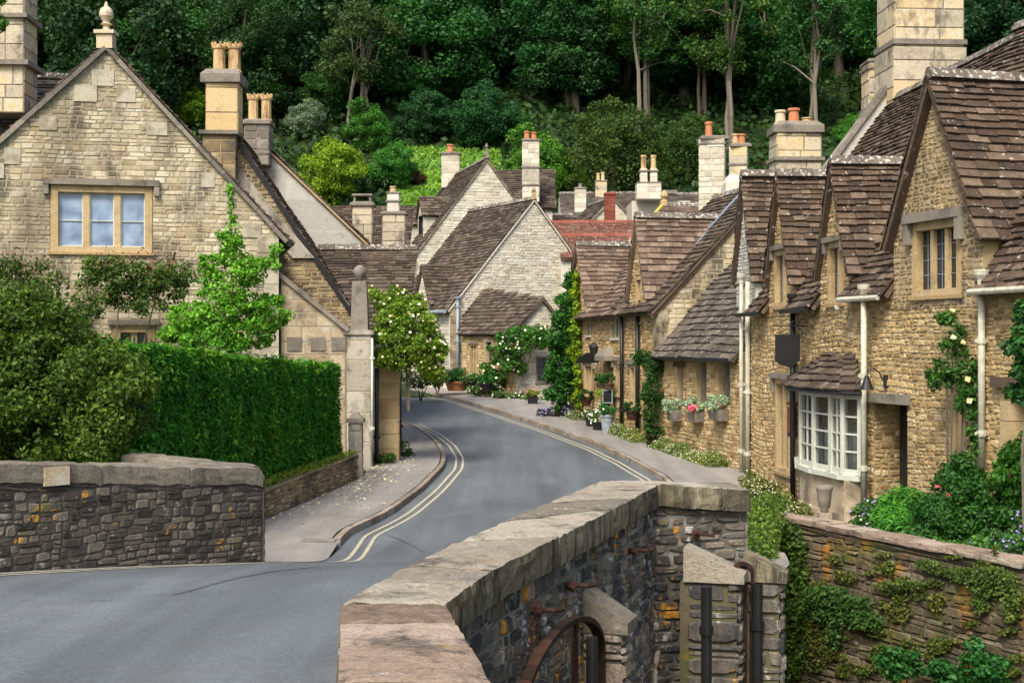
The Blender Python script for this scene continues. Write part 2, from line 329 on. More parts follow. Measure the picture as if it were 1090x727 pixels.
def stones(mb, pl, poly, holes=(), rh=(.08,.16), bw=(.14,.4), gap=.012, prot=.02, jit=.012, wav=.02, oct_=False, n0=0):
    zs = [p[1] for p in poly]; z = min(zs); top = max(zs)
    while z < top-.02:
        h = min(R.uniform(*rh), top-z)
        if top-z-h < .05: h = top-z
        a = LR(poly, z+1e-4); b = LR(poly, z+h-1e-4)
        if not a or not b: z += h; continue
        u = min(a[0],b[0]); U1 = max(a[1],b[1])
        zone = [(hh[0],hh[1]) for hh in holes if hh[2] < z+h-.015 and hh[3] > z+.015]
        segs = [(u,U1)]
        for (p,q) in zone:
            ns = []
            for (s0,s1) in segs:
                if q <= s0 or p >= s1: ns.append((s0,s1))
                else:
                    if p > s0: ns.append((s0,p))
                    if q < s1: ns.append((q,s1))
            segs = ns
        for (s0,s1) in segs:
            x = s0
            while x < s1-.03:
                w = R.uniform(*bw)
                if s1-x-w < bw[0]*.6: w = s1-x
                zo = wav*noise.noise(Vector((x*.9,z*1.3,pl.A.x)))
                def cl(uu,zv):
                    q = a if zv < z+h/2 else b
                    return min(max(uu,q[0]),q[1])
                g2 = gap/2; J = lambda: R.uniform(-jit,jit)
                c = [(cl(x+g2,z),z+g2),(cl(x+w-g2,z),z+g2),(cl(x+w-g2,z+h),z+h-g2),(cl(x+g2,z+h),z+h-g2)]
                if c[1][0]-c[0][0] > .02 or c[2][0]-c[3][0] > .02:
                    sets = [c]
                    if oct_ and h > .085 and R.random() < .3:
                        f = R.uniform(.38,.62); ml = (lerp(c[0][0],c[3][0],f),lerp(c[0][1],c[3][1],f)); mr = (lerp(c[1][0],c[2][0],f),lerp(c[1][1],c[2][1],f))
                        sets = [[c[0],c[1],(mr[0],mr[1]-g2),(ml[0],ml[1]-g2)],[(ml[0],ml[1]+g2),(mr[0],mr[1]+g2),c[2],c[3]]]
                    for c in sets:
                        hq = max(.02,(c[3][1]-c[0][1])); c = [(p+J(),q+J()*min(1,hq/.1)+zo) for p,q in c]; pr = n0+prot*R.uniform(.35,1.3); cx = sum(p for p,_ in c)/4; cz = sum(q for _,q in c)/4
                        if oct_:
                            ring = []
                            for i in range(4):
                                p,q = c[i]; pn = c[(i+1)%4]; pp = c[i-1]; t1 = R.uniform(.03,.22); t2 = R.uniform(.03,.2)
                                ring += [(lerp(p,pp[0],t1),lerp(q,pp[1],t1)),(lerp(p,pn[0],t2),lerp(q,pn[1],t2))]
                        else: ring = c
                        m = len(ring); iw = min(.022,(w*.16)); ih = min(.016,hq*.17)
                        inner = [(p+(iw if p < cx else -iw)*min(1,abs(p-cx)/(w*.3)), q+(ih if q < cz else -ih)*min(1,abs(q-cz)/(hq*.3))) for p,q in ring]
                        vs = [pl.P(p,q,n0-.01) for p,q in ring]+[pl.P(p,q,pr+R.uniform(-.25,.25)*prot) for p,q in inner]
                        fs = [(i,(i+1)%m,m+(i+1)%m,m+i) for i in range(m)]+[tuple(range(m,2*m))]
                        mb.mesh(vs,fs)
                x += w
        z += h
def wallpanel(mb, pl, poly, holes=(), depth=.3, st=None, mi=(0,1), holedepth=None):
    """mortar sheet with real openings and reveals (material slot mi[1]), stones laid on it (slot mi[0])"""
    mb.cur = mi[1]
    loops = [[Vector((u,z,0)) for u,z in poly]]+[[Vector(p+(0,)) for p in ((h[0],h[2]),(h[0],h[3]),(h[1],h[3]),(h[1],h[2]))] for h in holes]
    flat = [v for l in loops for v in l]
    for t in tessellate_polygon(loops): mb.poly([pl.P(flat[i].x, flat[i].y) for i in t])
    for l in loops:
        dd = depth if l is loops[0] else (holedepth or depth)
        for a,b in zip(l,l[1:]+l[:1]): mb.quad(pl.P(a.x,a.y),pl.P(b.x,b.y),pl.P(b.x,b.y,-dd),pl.P(a.x,a.y,-dd))
    mb.cur = mi[0]
    stones(mb,pl,poly,holes,**(st or {}))
def quoins(mb, pl, u, z0, z1, side, w=(.22,.42), h=(.2,.32), n=.03, back=.3):
    z = z0
    while z < z1:
        hh = min(R.uniform(*h), z1-z); ww = R.uniform(*w)
        a,b = (u,u+ww) if side > 0 else (u-ww,u)
        pbox(mb,pl,a,b,z+.006,z+hh-.006,-back,n+R.uniform(0,.01)); z += hh
def mull_window(parent, pl, u0,u1,z0,z1, lights=2, s=.1, ms=.08, depth=.16, frame='ochre', gl='glass', hood=None, lead=True, sill=True, cas=False, transom=False, name='window', ff=.03):
    m = MB(); depth = depth if ff < 0 else min(depth,.1)
    pbox(m,pl,u0,u0+s,z0,z1,-depth-.05,ff); pbox(m,pl,u1-s,u1,z0,z1,-depth-.05,ff)
    pbox(m,pl,u0+s,u1-s,z1-s,z1,-depth-.05,ff-.002); pbox(m,pl,u0+s,u1-s,z0,z0+s*.8,-depth-.05,ff-.002)
    if sill: pbox(m,pl,u0-.05,u1+.05,z0-.06,z0,-.1,.07)
    iw = u1-u0-2*s; lw = (iw-(lights-1)*ms)/lights
    for k in range(1,lights):
        a = u0+s+k*lw+(k-1)*ms; pbox(m,pl,a,a+ms,z0+s*.8,z1-s,-depth-.03,-.03)
    if transom: pbox(m,pl,u0+s,u1-s,lerp(z0,z1,.62),lerp(z0,z1,.62)+.06,-depth-.03,-.04)
    w = m.build(name,M[frame],parent)
    gm = MB(); lm = MB()
    for k in range(lights):
        a = u0+s+k*(lw+ms); b = a+lw; c = z0+s*.8; d = z1-s
        gm.quad(pl.P(a,c,-depth),pl.P(b,c,-depth),pl.P(b,d,-depth),pl.P(a,d,-depth))
        if cas:
            t = .028
            for q in ((a,a+t,c,d),(b-t,b,c,d),(a+t,b-t,d-t,d),(a+t,b-t,c,c+t),(a+t,b-t,lerp(c,d,.48)-.01,lerp(c,d,.48)+.01)): pbox(lm,pl,*q,-depth+.002,-depth+.03)
        elif lead:
            nn = max(2,int((d-c)/.2))
            for j in range(1,nn): zq = lerp(c,d,j/nn); pbox(lm,pl,a,b,zq-.006,zq+.006,-depth+.002,-depth+.012)
            pbox(lm,pl,(a+b)/2-.006,(a+b)/2+.006,c,d,-depth+.003,-depth+.014)
    gm.build('pane',M[gl],w)
    if lm.v: lm.build('glazing_bars',M['white' if cas else 'greystone'] if cas else M['lead'],w)
    if hood:
        h = MB(); e,ht,pj,drop = hood
        pbox(h,pl,u0-e,u1+e,z1+.0,z1+ht,-.05,pj); 
        if drop:
            for a in (u0-e,u1+e-.12): pbox(h,pl,a,a+.12,z1-drop,z1-.002,-.05,pj*.9)
        h.build('hood_mould',M['greystone'],w)
    return w
# ---------------------------------------------------------------- slate roofs and chimneys
def slates(mb, pts, gauge=.17, tw=(.16,.36), th=.034, sag=.05, slab=.1, start=.0):
    """pts: planar convex polygon, first two points are the eave from one end to the other. every slate is laid as its own piece"""
    p = [Vector(q) for q in pts]; u = (p[1]-p[0]).normalized(); n = None
    for q in p[2:]:
        c = u.cross(q-p[0])
        if c.length > .3: n = c.normalized(); break
    if n.z < 0: n = -n
    v = n.cross(u)
    if v.z < 0: v = -v
    poly = [((q-p[0]).dot(u),(q-p[0]).dot(v)) for q in p]
    top = max(b for _,b in poly); y = min(b for _,b in poly)+start
    W = lambda a,b,c: p[0]+u*a+v*b+n*(c+sag*noise.noise(Vector((a*.45,b*.6,p[0].y))))
    mb.poly([q-n*.015 for q in p]); mb.poly([q-n*slab for q in p])
    for a,b in zip(p,p[1:]+p[:1]): mb.quad(a-n*.015,b-n*.015,b-n*slab,a-n*slab)
    H = top-y; y0 = y
    while y < top-.02:
        gg = gauge*(1.2-.5*(y-y0)/max(H,.1))*R.uniform(.9,1.1); gg = min(gg,top-y)
        q = LR(poly,min(y+gg*.5,top-.005)); 
        if q:
            x = q[0]-R.uniform(0,.04)
            while x < q[1]:
                w = R.uniform(*tw); w = min(w, q[1]-x+.03)
                if w < .05: break
                a,b = x+.004,x+w-.004; lo = y-.035+R.uniform(-.012,.012); hi = min(y+gg*1.15,top); t = th*R.uniform(.7,1.35); li = R.uniform(.0,.012)
                s1 = R.uniform(-.014,.014); li += R.uniform(0,.012)
                vs = [W(a,lo,li),W(b,lo+s1,li),W(b,lo+s1+R.uniform(0,.01),li+t+.012),W(a,lo+R.uniform(0,.01),li+t+.012),W(a,hi,-.005),W(b,hi,-.005),W(b,hi,.006),W(a,hi,.006)]
                mb.mesh(vs,[(0,1,2,3),(3,2,6,7),(0,3,7,4),(1,5,6,2)])
                x += w
        y += gg
def ridge(mb, a, b, w=.16, step=.42):
    a = Vector(a); b = Vector(b); L = (b-a).length; d = (b-a)/L; x = 0; s = d.cross(Vector((0,0,1))).normalized()
    while x < L:
        w2 = min(step*R.uniform(.85,1.15),L-x); p = a+d*(x+.005); q = a+d*(x+w2-.005); k = R.uniform(-.012,.012); up = Vector((0,0,.09+k)); dn = Vector((0,0,-.075))
        sd = s*w
        mb.mesh([p-sd+dn,p-sd*.25+up,p+sd*.25+up,p+sd+dn,q-sd+dn,q-sd*.25+up,q+sd*.25+up,q+sd+dn],[(0,1,5,4),(1,2,6,5),(2,3,7,6),(0,3,2,1),(4,5,6,7),(0,4,7,3)])
        x += w2
def verge(mb, a, b, w=.14, h=.1, step=.5):
    a = Vector(a); b = Vector(b); L = (b-a).length; d = (b-a)/L; x = 0
    while x < L:
        w2 = min(step*R.uniform(.8,1.2),L-x); mb.bar(a+d*(x+.003),a+d*(x+w2-.003),w,h*R.uniform(.9,1.1)); x += w2
def blockbox(mb, c, d, rz=0, rh=(.25,.35), bw=(.35,.7), prot=.012, gap=.012, core=1, mi=0, tex=None):
    """a stack of laid blocks: solid core with blocks on the four faces"""
    x,y,z0 = c; w,dp,h = d; ca,sa = math.cos(rz),math.sin(rz)
    mb.cur = core; mb.box((x,y,z0+h/2),(w-.01,dp-.01,h),rz); mb.cur = mi
    q = [(x+a*ca-b*sa,y+a*sa+b*ca) for a,b in ((-w/2,-dp/2),(w/2,-dp/2),(w/2,dp/2),(-w/2,dp/2))]
    for i in range(4):
        A,B = q[i],q[(i+1)%4]; pl = PL(A,B); n = Vector((pl.u.y,-pl.u.x,0)); pl.n = n
        stones(mb,pl,[(0,z0),(pl.len,z0),(pl.len,z0+h),(0,z0+h)],(),rh,bw,gap,prot,.002,0)
def pot(mb, c, r, h, crown=False, n=12, sq=False):
    x,y,z = c
    if crown:
        mb.lathe(c,[(r*.95,0),(r*1.0,h*.05),(r*.82,h*.12),(r*.8,h*.75),(r*.98,h*.8),(r*.98,h*.86),(r*.8,h*.88),(r*.6,h*.88)],8)
        for k in range(8):
            a = 2*math.pi*k/8+.39; mb.bar((x+r*.82*math.cos(a),y+r*.82*math.sin(a),z+h*.86),(x+r*.95*math.cos(a),y+r*.95*math.sin(a),z+h),r*.3)
    else: mb.lathe(c,[(r*1.1,0),(r*1.1,h*.1),(r*.88,h*.16),(r*.78,h*.82),(r*.98,h*.86),(r*.98,h*.97),(r*.9,h),(r*.6,h),(r*.58,h*.7)],n)
def chimney(parent, px0,px1,py0,py1,Y, rz=0, mat='ashlar', bands=(), pots=(), depth=None, name='chimney', capm='greystone', cap=None, zb=None, rh=(.25,.35), bw=(.35,.7), core='greystone'):
    """stack between px0..px1, py0(top)..py1(bottom) at distance Y; bands (py, overhang, thickness); pots (px, py_top, r_px, material, crown)"""
    X = ((px0+px1)/2-545)/F*Y; w = (px1-px0)/F*Y; dp = depth or w*.8; zt = zz(py0,Y); z0 = zz(py1,Y) if zb is None else zb
    yc = Y+dp/2; m = MB(); blockbox(m,(X,yc,z0),(w,dp,zt-z0),rz,rh,bw)
    o = m.build(name,[M[mat],M[core]],parent)
    for (py,ov,th) in bands: k = MB(); zc = zz(py,Y); k.box((X,yc,zc),(w+2*ov,dp+2*ov,th),rz); k.build('string_course',M[capm],o)
    if cap:
        k = MB(); ov,th = cap
        a,b = w/2+ov,dp/2+ov; k.hexa([(X-a,yc-b,zt),(X+a,yc-b,zt),(X+a,yc+b,zt),(X-a,yc+b,zt)],[(X-a,yc-b,zt+th*.6),(X+a,yc-b,zt+th*.6),(X+a,yc+b,zt+th*.6),(X-a,yc+b,zt+th*.6)])
        a2,b2 = a*.75,b*.75; k.hexa([(X-a,yc-b,zt+th*.6),(X+a,yc-b,zt+th*.6),(X+a,yc+b,zt+th*.6),(X-a,yc+b,zt+th*.6)],[(X-a2,yc-b2,zt+th),(X+a2,yc-b2,zt+th),(X+a2,yc+b2,zt+th),(X-a2,yc+b2,zt+th)])
        k.build('cap',M[capm],o)
    ztop = zt+(cap[1] if cap else 0)
    for (px,pyt,rp,mt,cr) in pots:
        k = MB(); r = rp/F*Y; pot(k,((px-545)/F*Y,yc,ztop-.05),r,zz(pyt,Y)-ztop+.05,cr); k.build('chimney_pot',M[mt],o)
    return o
def downpipe(name,label,px,py0,py1,Y,mat='black',r=.045,hopper=True,group=None,pl=None,off=.09):
    if pl is not None:
        u = pl.U(px); q = pl.P(u,0,off); X,Yp = q.x,q.y
    else: X,Yp = pt(px,Y)
    z1,z0 = zz(py0,Yp),zz(py1,Yp); t = thing(name,label,'drainpipe',(X,Yp,z0),group); m = MB()
    m.tube([(X,Yp,z0),(X,Yp,z1)],r,8); m.build('pipe',M[mat],t,True)
    z = z0+.5
    while z < z1-.3:
        m = MB(); m.tube([(X,Yp,z),(X,Yp,z+.09)],r*1.3,8); m.box((X,Yp,z+.045),(r*3.8,.03,.05)); m.build('collar',M[mat],t); z += R.uniform(1.3,1.7)
    if hopper:
        m = MB(); m.lathe((X,Yp,z1-.05),[(r*1.1,0),(r*1.3,.08),(r*2.1,.15),(r*2.2,.22),(r*1.9,.23)],10); m.build('hopper',M[mat],t)
    return t
# ================================================================ GROUND, ROAD
RIV = [(-.23,-20),(-.23,3.2),(-.31,4.58),(-.5,6.02),(-.29,7.03),(.33,9.17),(.95,11.3),(1.72,11.58),(3.83,21.9),(4.0,22.2),(6.38,17.3),(9.2,11.2),(16,2),(30,-20)]
def inpoly(x,y,poly):
    c = False
    for (a,b),(p,q) in zip(poly, poly[1:]+poly[:1]):
        if (b > y) != (q > y) and x < (p-a)*(y-b)/(q-b)+a: c = not c
    return c
HX = [(20,-4.65),(26,-4.22),(32,-3.5),(36,-3.35)]        # line of the hedge's low wall
def hill(x,y):
    if y < 78: return 0
    t = min((y-78)/14,1); s = t*t*(3-2*t)*7*.5 if t < 1 else 3.5
    h = s+max(0,y-92)*.54
    return h+1.2*noise.noise(Vector((x*.03,y*.03,2)))*min(1,(y-78)/20)
def gz(x,y):
    if inpoly(x,y,RIV): return -3.2
    z = g(y)-.06
    if x < interp(HX,y)-.15 and 15.9 < y < 36: z += .48
    elif x < -5.5 and 36 <= y < 60: z += .4
    if x > 4.4 and 21 < y < 33: z = -.5
    elif x > interp([(17,6.7),(21.9,4.3)],y) and 10 < y < 22 : z = -.3
    if 57 < y < 78 and x > -9: z += .15*min(1,(y-57)/4)
    return z+hill(x,y)
def axis(parts):
    o = []
    for a,b,s in parts:
        n = max(1,int(round((b-a)/s))); o += [a+(b-a)*k/n for k in range(n)]
    return o+[parts[-1][1]]
xs = axis([(-400,-100,60),(-100,-20,4),(-20,-6,1),(-6,-1,.25),(-1,2.3,.11),(2.3,9,.2),(9,20,1),(20,100,4),(100,400,60)])
ys = axis([(-30,0,5),(0,3,.25),(3,12.4,.13),(12.4,37,.22),(37,78,1),(78,200,3),(200,400,40)])
m = MB(); nx = len(xs)
vs = [(x,y,gz(x,y)) for y in ys for x in xs]
fs = [(j*nx+i,j*nx+i+1,(j+1)*nx+i+1,(j+1)*nx+i) for j in range(len(ys)-1) for i in range(nx-1)]
m.mesh(vs,fs)
t = NT('earth_and_grass'); n1 = t.noise(.5,6,.7); n2 = t.noise(6,4,.7)
c = t.ramp(n1,[(.35,(.018,.02,.01)),(.5,(.025,.045,.014)),(.7,(.05,.075,.02))]); c = t.mix(.7,c,t.ramp(n2,[(.3,(.5,.5,.5)),(.7,(1.4,1.4,1.4))]),'MULTIPLY')
M['earth'] = t.pr(c,.95,n2,.6,.05,.1)
o = m.build('ground',M['earth'],None,True); tag(o,kind='structure')
M['cop_dk'] = stone_mat('grey_brown_coping', [(.09,.08,.062),(.16,.14,.11),(.24,.21,.165)],[((.04,.036,.03),3,.5,.66,.7,(1,1,.3)),((.4,.37,.3),6,.63,.7,.5,V1)],1,7,V1,None,.02)
# asphalt materials
def asphalt(name,c0,c1,patch,wear=None):
    t = NT(name); n1 = t.noise(.55,5,.6,t.coord((1,.45,1)),.6); n2 = t.noise(34,5,.85); n3 = t.noise(2.2,6,.7); n4 = t.noise(240,2,.6)
    c = t.ramp(n1,[(.3,c0),(.7,c1)]); c = t.mix(.75,c,t.ramp(n2,[(.3,(.4,.4,.4)),(.7,(1.6,1.6,1.6))]),'MULTIPLY')
    c = t.mix(.6,c,t.ramp(n4,[(.3,(.5,.5,.5)),(.7,(1.5,1.5,1.5))]),'MULTIPLY')
    c = t.mix(t.ramp(n3,[(.5,(0,0,0)),(.66,(.55,.55,.55))]),c,patch)
    # a few fine cracks and older patches
    vo = t.n('ShaderNodeTexVoronoi',feature='DISTANCE_TO_EDGE'); vo.inputs['Scale'].default_value = .32; dn_ = t.noise(1.6,4,.7); 
    vm = t.n('ShaderNodeVectorMath',operation='ADD'); t.l(t.coord(),vm.inputs[0]); cmb = t.n('ShaderNodeCombineXYZ'); t.l(dn_,cmb.inputs[0]); t.l(n3,cmb.inputs[1]); t.l(cmb.outputs[0],vm.inputs[1]); t.l(vm.outputs[0],vo.inputs['Vector'])
    cr = t.ramp(vo.outputs['Distance'],[(.0,(.55,.55,.55)),(.006,(0,0,0))]); cr = t.mix(1.0,cr,t.ramp(t.noise(.35,2),[(.5,(0,0,0)),(.6,(1,1,1))]),'MULTIPLY')
    c = t.mix(cr,c,tuple(k*.45 for k in c0))
    ln = t.noise(1.1,3,.5,t.coord((2.2,.12,1))); c = t.mix(.5,c,t.ramp(ln,[(.35,(.68,.68,.68)),(.65,(1.22,1.22,1.22))]),'MULTIPLY')
    return t.pr(c,t.ramp(n1,[(.3,(.62,.62,.62)),(.7,(.8,.8,.8))]),n2,.6,.008,.3)
M['road'] = asphalt('road_asphalt',(.082,.094,.103),(.138,.153,.164),(.105,.112,.115))
M['pave'] = asphalt('pavement_asphalt',(.21,.195,.18),(.28,.262,.243),(.33,.30,.27))
kl = [ghit(*p) for p in ((370,571),(396,559),(420,546),(452,521),(473,499),(475,488),(468,475),(455,464),(430,451),(405,440))]
LXT = [(0,-16),(6,-12.5),(10.2,-8.2),(13,-4.72),(15.1,-2.72),(16.5,-2.45),(18.2,-2.42)]+[(y,x) for x,y in kl if y > 18.5]
LXT.sort()
kr = [ghit(*p) for p in ((704,511),(672,493),(640,478),(600,463),(560,450),(520,437),(490,428),(460,421),(435,417))]
RXT = [(0,.1),(4.58,-.5),(6,-.68),(8.8,.0),(11.3,.75),(11.7,1.9),(12.2,2.25),(16,2.9),(22,3.25),(28,3.4)]+[(y,x) for x,y in kr]
RXT.sort()
LX = lambda y:(interp(LXT,y-.5)+interp(LXT,y)*2+interp(LXT,y+.5))/4; RX = lambda y:(interp(RXT,y-.3)+interp(RXT,y)*2+interp(RXT,y+.3))/4
yr = axis([(0,16,.35),(16,30,.35),(30,66,.5)])
def strip(name,fa,fb,zf,mat,yy,nc=10,skirt=0):
    m = MB(); vs = []; fs = []
    for y in yy:
        a,b = fa(y),fb(y)
        for k in range(nc+1):
            x = lerp(a,b,k/nc); vs.append((x,y,zf(x,y)))
    for j in range(len(yy)-1):
        for k in range(nc): fs.append((j*(nc+1)+k,j*(nc+1)+k+1,(j+1)*(nc+1)+k+1,(j+1)*(nc+1)+k))
    m.mesh(vs,fs); return m
rz_ = lambda x,y: g(y)+.004
m = strip('road',LX,RX,rz_,None,yr,12)
o = m.build('road',M['road'],None,True); tag(o,kind='structure')
# road beyond the bend (street carries on uphill to the left)
# left pavement
LPX = lambda y: interp([(15.4,-4.2),(16.2,-4.8),(26,-4.12),(32,-3.42),(36,-3.35),(40,-3.2),(48,-6.5)],y)
yp = axis([(15.4,47,.4)])
m = strip('p',LPX,lambda y: LX(y)-(.14 if y > 21.3 else 0),lambda x,y: g(y)+ .1*max(0,min(1,(y-19)/2.2))+.012,None,yp,6)
o = m.build('pavement',M['pave']); tag(o,kind='structure')
RPX = lambda y: interp([(11.6,2.1),(21.8,4.1),(24,4.9),(27,5.2),(33.3,5.36),(48.5,1.97),(50,2.6),(56,3.2),(58,.5),(66,-4)],y)
yp = axis([(11.8,64,.4)])
m = strip('p',lambda y: RX(y)+.14,RPX,lambda x,y: g(y)+.112,None,yp,6)
o = m.build('pavement',M['pave']); tag(o,kind='structure')
M['kerbstone'] = stone_mat('worn_kerb_stone',[(.2,.16,.125),(.3,.25,.2),(.38,.33,.27)],[((.09,.075,.06),3,.52,.66,.7,V1)],.8,10)
def kerb(fx,y0,y1,side,label):
    m = MB(); y = y0
    while y < y1:
        L = R.uniform(.7,1.0); y2 = min(y+L*(.6 if 36 < y < 50 else 1),y1); a,b = fx(y+.01),fx(y2-.01); w = .11*side; e = R.uniform(-.006,.006)
        q = [(a,y+.01),(b,y2-.01),(b+w,y2-.01),(a+w,y+.01)]
        m.hexa([(x,yy,g(yy)-.05) for x,yy in q],[(x,yy,g(yy)+.118+e) for x,yy in q]); y = y2
    o = m.build('kerb',M['kerbstone']); tag(o,kind='structure'); return o
kerb(LX,21.2,47,-1,''); kerb(RX,11.9,64,1,'')
# broken drain cover at the kerb's near end
m = MB(); m.box((LX(21)-.3,20.95,g(20.95)+.1),(.5,.32,.03)); 
o = m.build('drain_cover',M['greystone']); tag(o,'small stone drain slab at the near end of the left kerb','drain cover')
# painted lines
t = NT('worn_yellow_paint'); n = t.noise(14,5,.75); n2 = t.noise(60,2)
M['line'] = t.pr(t.mix(t.ramp(n,[(.42,(0,0,0)),(.62,(.85,.85,.85))]),(.5,.46,.31),(.26,.26,.23)),.8,n2,.3,.004,.2)
def lines(fx,off,y0,y1,w=.058):
    yy = axis([(y0,y1,.3)]); m = MB()
    for k in range(2):
        vs = []; fs = []
        for y in yy:
            dx = (fx(y+.2)-fx(y-.2))/.4; L = math.hypot(dx,1); nx_,ny_ = 1/L,-dx/L; s = 1 if off > 0 else -1
            for e in (off+s*k*.17, off+s*(k*.17+w)): vs.append((fx(y)+nx_*e, y+ny_*e, 0))
        vs = [(x,y,g(y)+.011) for x,y,_ in vs]
        for j in range(len(yy)-1): fs.append((2*j,2*j+1,2*j+3,2*j+2))
        m.mesh(vs,fs)
    o = m.build('yellow_lines',M['line']); tag(o,kind='structure')
lines(LX,.22,9.5,15.3); lines(LX,.24,15.6,46); lines(RX,-.24,12.5,62); lines(RX,-.16,3.5,10.6,.06)
# dark tar seam and skid curve on the road
m = MB()
def ribbon(pxs,w,yA=None):
    P = []
    for px,py in pxs:
        Y = 3.0
        while 3-(py-363.5)/F*Y > g(Y)+.004 and Y < 90: Y += .01
        P.append(((px-545)/F*Y,Y))
    vs = []; fs = []
    for i,(x,y) in enumerate(P):
        a = P[max(i-1,0)]; b = P[min(i+1,len(P)-1)]; L = math.hypot(b[0]-a[0],b[1]-a[1]) or 1; nx_,ny_ = -(b[1]-a[1])/L,(b[0]-a[0])/L; ww = w*(.3 if i in (0,len(P)-1) else 1)
        vs += [(x-nx_*ww,y-ny_*ww,g(y)+.008),(x+nx_*ww,y+ny_*ww,g(y)+.008)]
    for i in range(len(P)-1): fs.append((2*i,2*i+1,2*i+3,2*i+2))
    m.mesh(vs,fs)
ribbon([(182,634),(205,628),(230,621),(258,614),(285,609),(320,605),(352,602)],.02)
M['tar'] = plain('tar_mark',(.075,.083,.09),.6)
o = m.build('tyre_mark',M['tar']); tag(o,kind='structure')
m = MB(); ribbon([(412,569),(425,574),(440,581),(452,588)],.022)
o = m.build('tar_seam',M['tar']); tag(o,kind='structure')
# fallen petals and leaves on the left pavement
pts = []
for _ in range(420):
    y = R.triangular(22,38,33); x = LPX(y)+abs(R.gauss(0,.6)); 
    if x > LX(y)+.5: continue
    pts.append((x,y,g(y)+.12 if x < LX(y)-.1 else g(y)+.02))
v = leaf_mesh('l',pts,[(0,0,1)]*len(pts),.055,.8,.25); 
me = mesh_from_quads('fallen_petals',v,M['p_yellow']); o = link('fallen_petals',me,None,Vector((0,0,0))); tag(o,'pale fallen petals scattered over the left pavement','petals',kind='stuff')

# ================================================================ BRIDGE PARAPET (right foreground)
def rough_block(mb, q, zt, th, nu=12, nv=6, amp=.012, seed=0, dk=.009):
    """q: 4 plan points; zt: their top heights"""
    vs = []; 
    def top(a,b):
        x = lerp(lerp(q[0][0],q[1][0],a),lerp(q[3][0],q[2][0],a),b); y = lerp(lerp(q[0][1],q[1][1],a),lerp(q[3][1],q[2][1],a),b)
        z = lerp(lerp(zt[0],zt[1],a),lerp(zt[3],zt[2],a),b)
        e = min(a,1-a)*nu*.9; f = min(b,1-b)*nv*.9; dr = dk*(.5+1.2*abs(noise.noise(Vector((x*6,y*6,seed)))))*(max(0,1-e)+max(0,1-f))
        nn = .5*noise.noise(Vector((x*4,y*4,seed)))+.5*noise.noise(Vector((x*13,y*13,seed)))
        return (x+.35*amp*noise.noise(Vector((x*7,y*7,9))), y, z+amp*nn-dr)
    T = [[top(i/nu,j/nv) for j in range(nv+1)] for i in range(nu+1)]
    idx = lambda i,j: i*(nv+1)+j
    vs = [T[i][j] for i in range(nu+1) for j in range(nv+1)]
    fs = [(idx(i,j),idx(i+1,j),idx(i+1,j+1),idx(i,j+1)) for i in range(nu) for j in range(nv)]
    mb.cur = 0; mb.mesh(vs,fs)
    mb.cur = 1
    ring = [(i,0) for i in range(nu)]+[(nu,j) for j in range(nv)]+[(i,nv) for i in range(nu,0,-1)]+[(0,j) for j in range(nv,0,-1)]
    cx = sum(p[0] for p in q)/4; cy = sum(p[1] for p in q)/4
    rv = []; ns = 4
    for s in range(ns+1):
        for (i,j) in ring:
            x,y,z = T[i][j]; dd = .012*noise.noise(Vector((x*9,y*9,s*.7+seed))) + (.004 if 0 < s < ns else 0)
            L = math.hypot(x-cx,y-cy); rv.append((x+(x-cx)/L*dd*(s>0),y+(y-cy)/L*dd*(s>0),z-th*s/ns))
    k = len(ring); rf = [(s*k+i,s*k+(i+1)%k,(s+1)*k+(i+1)%k,(s+1)*k+i) for s in range(ns) for i in range(k)]
    mb.mesh(rv,rf); mb.cur = 0
inn = [(-.50,3.2),(-.56,4.58),(-.72,6.0),(-.5,7.1),(-.04,8.8),(.72,11.32),(1.82,11.85)]
out = [(.02,3.2),(-.06,4.58),(-.285,6.0),(-.08,6.95),(.7,9.49),(1.13,11.02),(1.9,11.26)]
zt_ = [1.9,1.9,1.9,1.9,1.9,1.9,1.83]
par = thing('bridge_parapet','low bridge parapet with worn pale coping blocks in the right foreground, dark stained rubble below','wall',(.3,8,-3))
cop = MB(); cop2 = MB()
def along(P,t):
    i = min(int(t),len(P)-2); f = t-i; return (lerp(P[i][0],P[i+1][0],f),lerp(P[i][1],P[i+1][1],f))
cuts = [(0,.55),(.55,1.02),(1.02,1.42),(1.42,1.72),(1.72,1.995),(2.005,2.5),(2.5,2.93),(2.95,3.45),(3.45,3.97),(4.0-.02,4.38),(4.38,4.72),(4.72,4.99),(5.01,5.38),(5.38,5.7),(5.7,5.99)]
for n_,(a,b) in enumerate(cuts):
    a += .006; b -= .006; tgt = cop2 if b <= 2.0 else cop
    dz = R.uniform(-.008,.008)
    rough_block(tgt,[along(inn,a),along(inn,b),along(out,b),along(out,a)],[1.9 if a < 5 else 1.9-.07*(a-5)]*1+[1.9 if b < 5 else 1.9-.07*(b-5)]*2+[1.9 if a < 5 else 1.9-.07*(a-5)],.17,18,10,.014,n_)
cop.build('coping',[M['coping'],M['coping_edge']],par,False); cop2.build('coping',[M['coping_red'],M['coping_edge']],par,False)
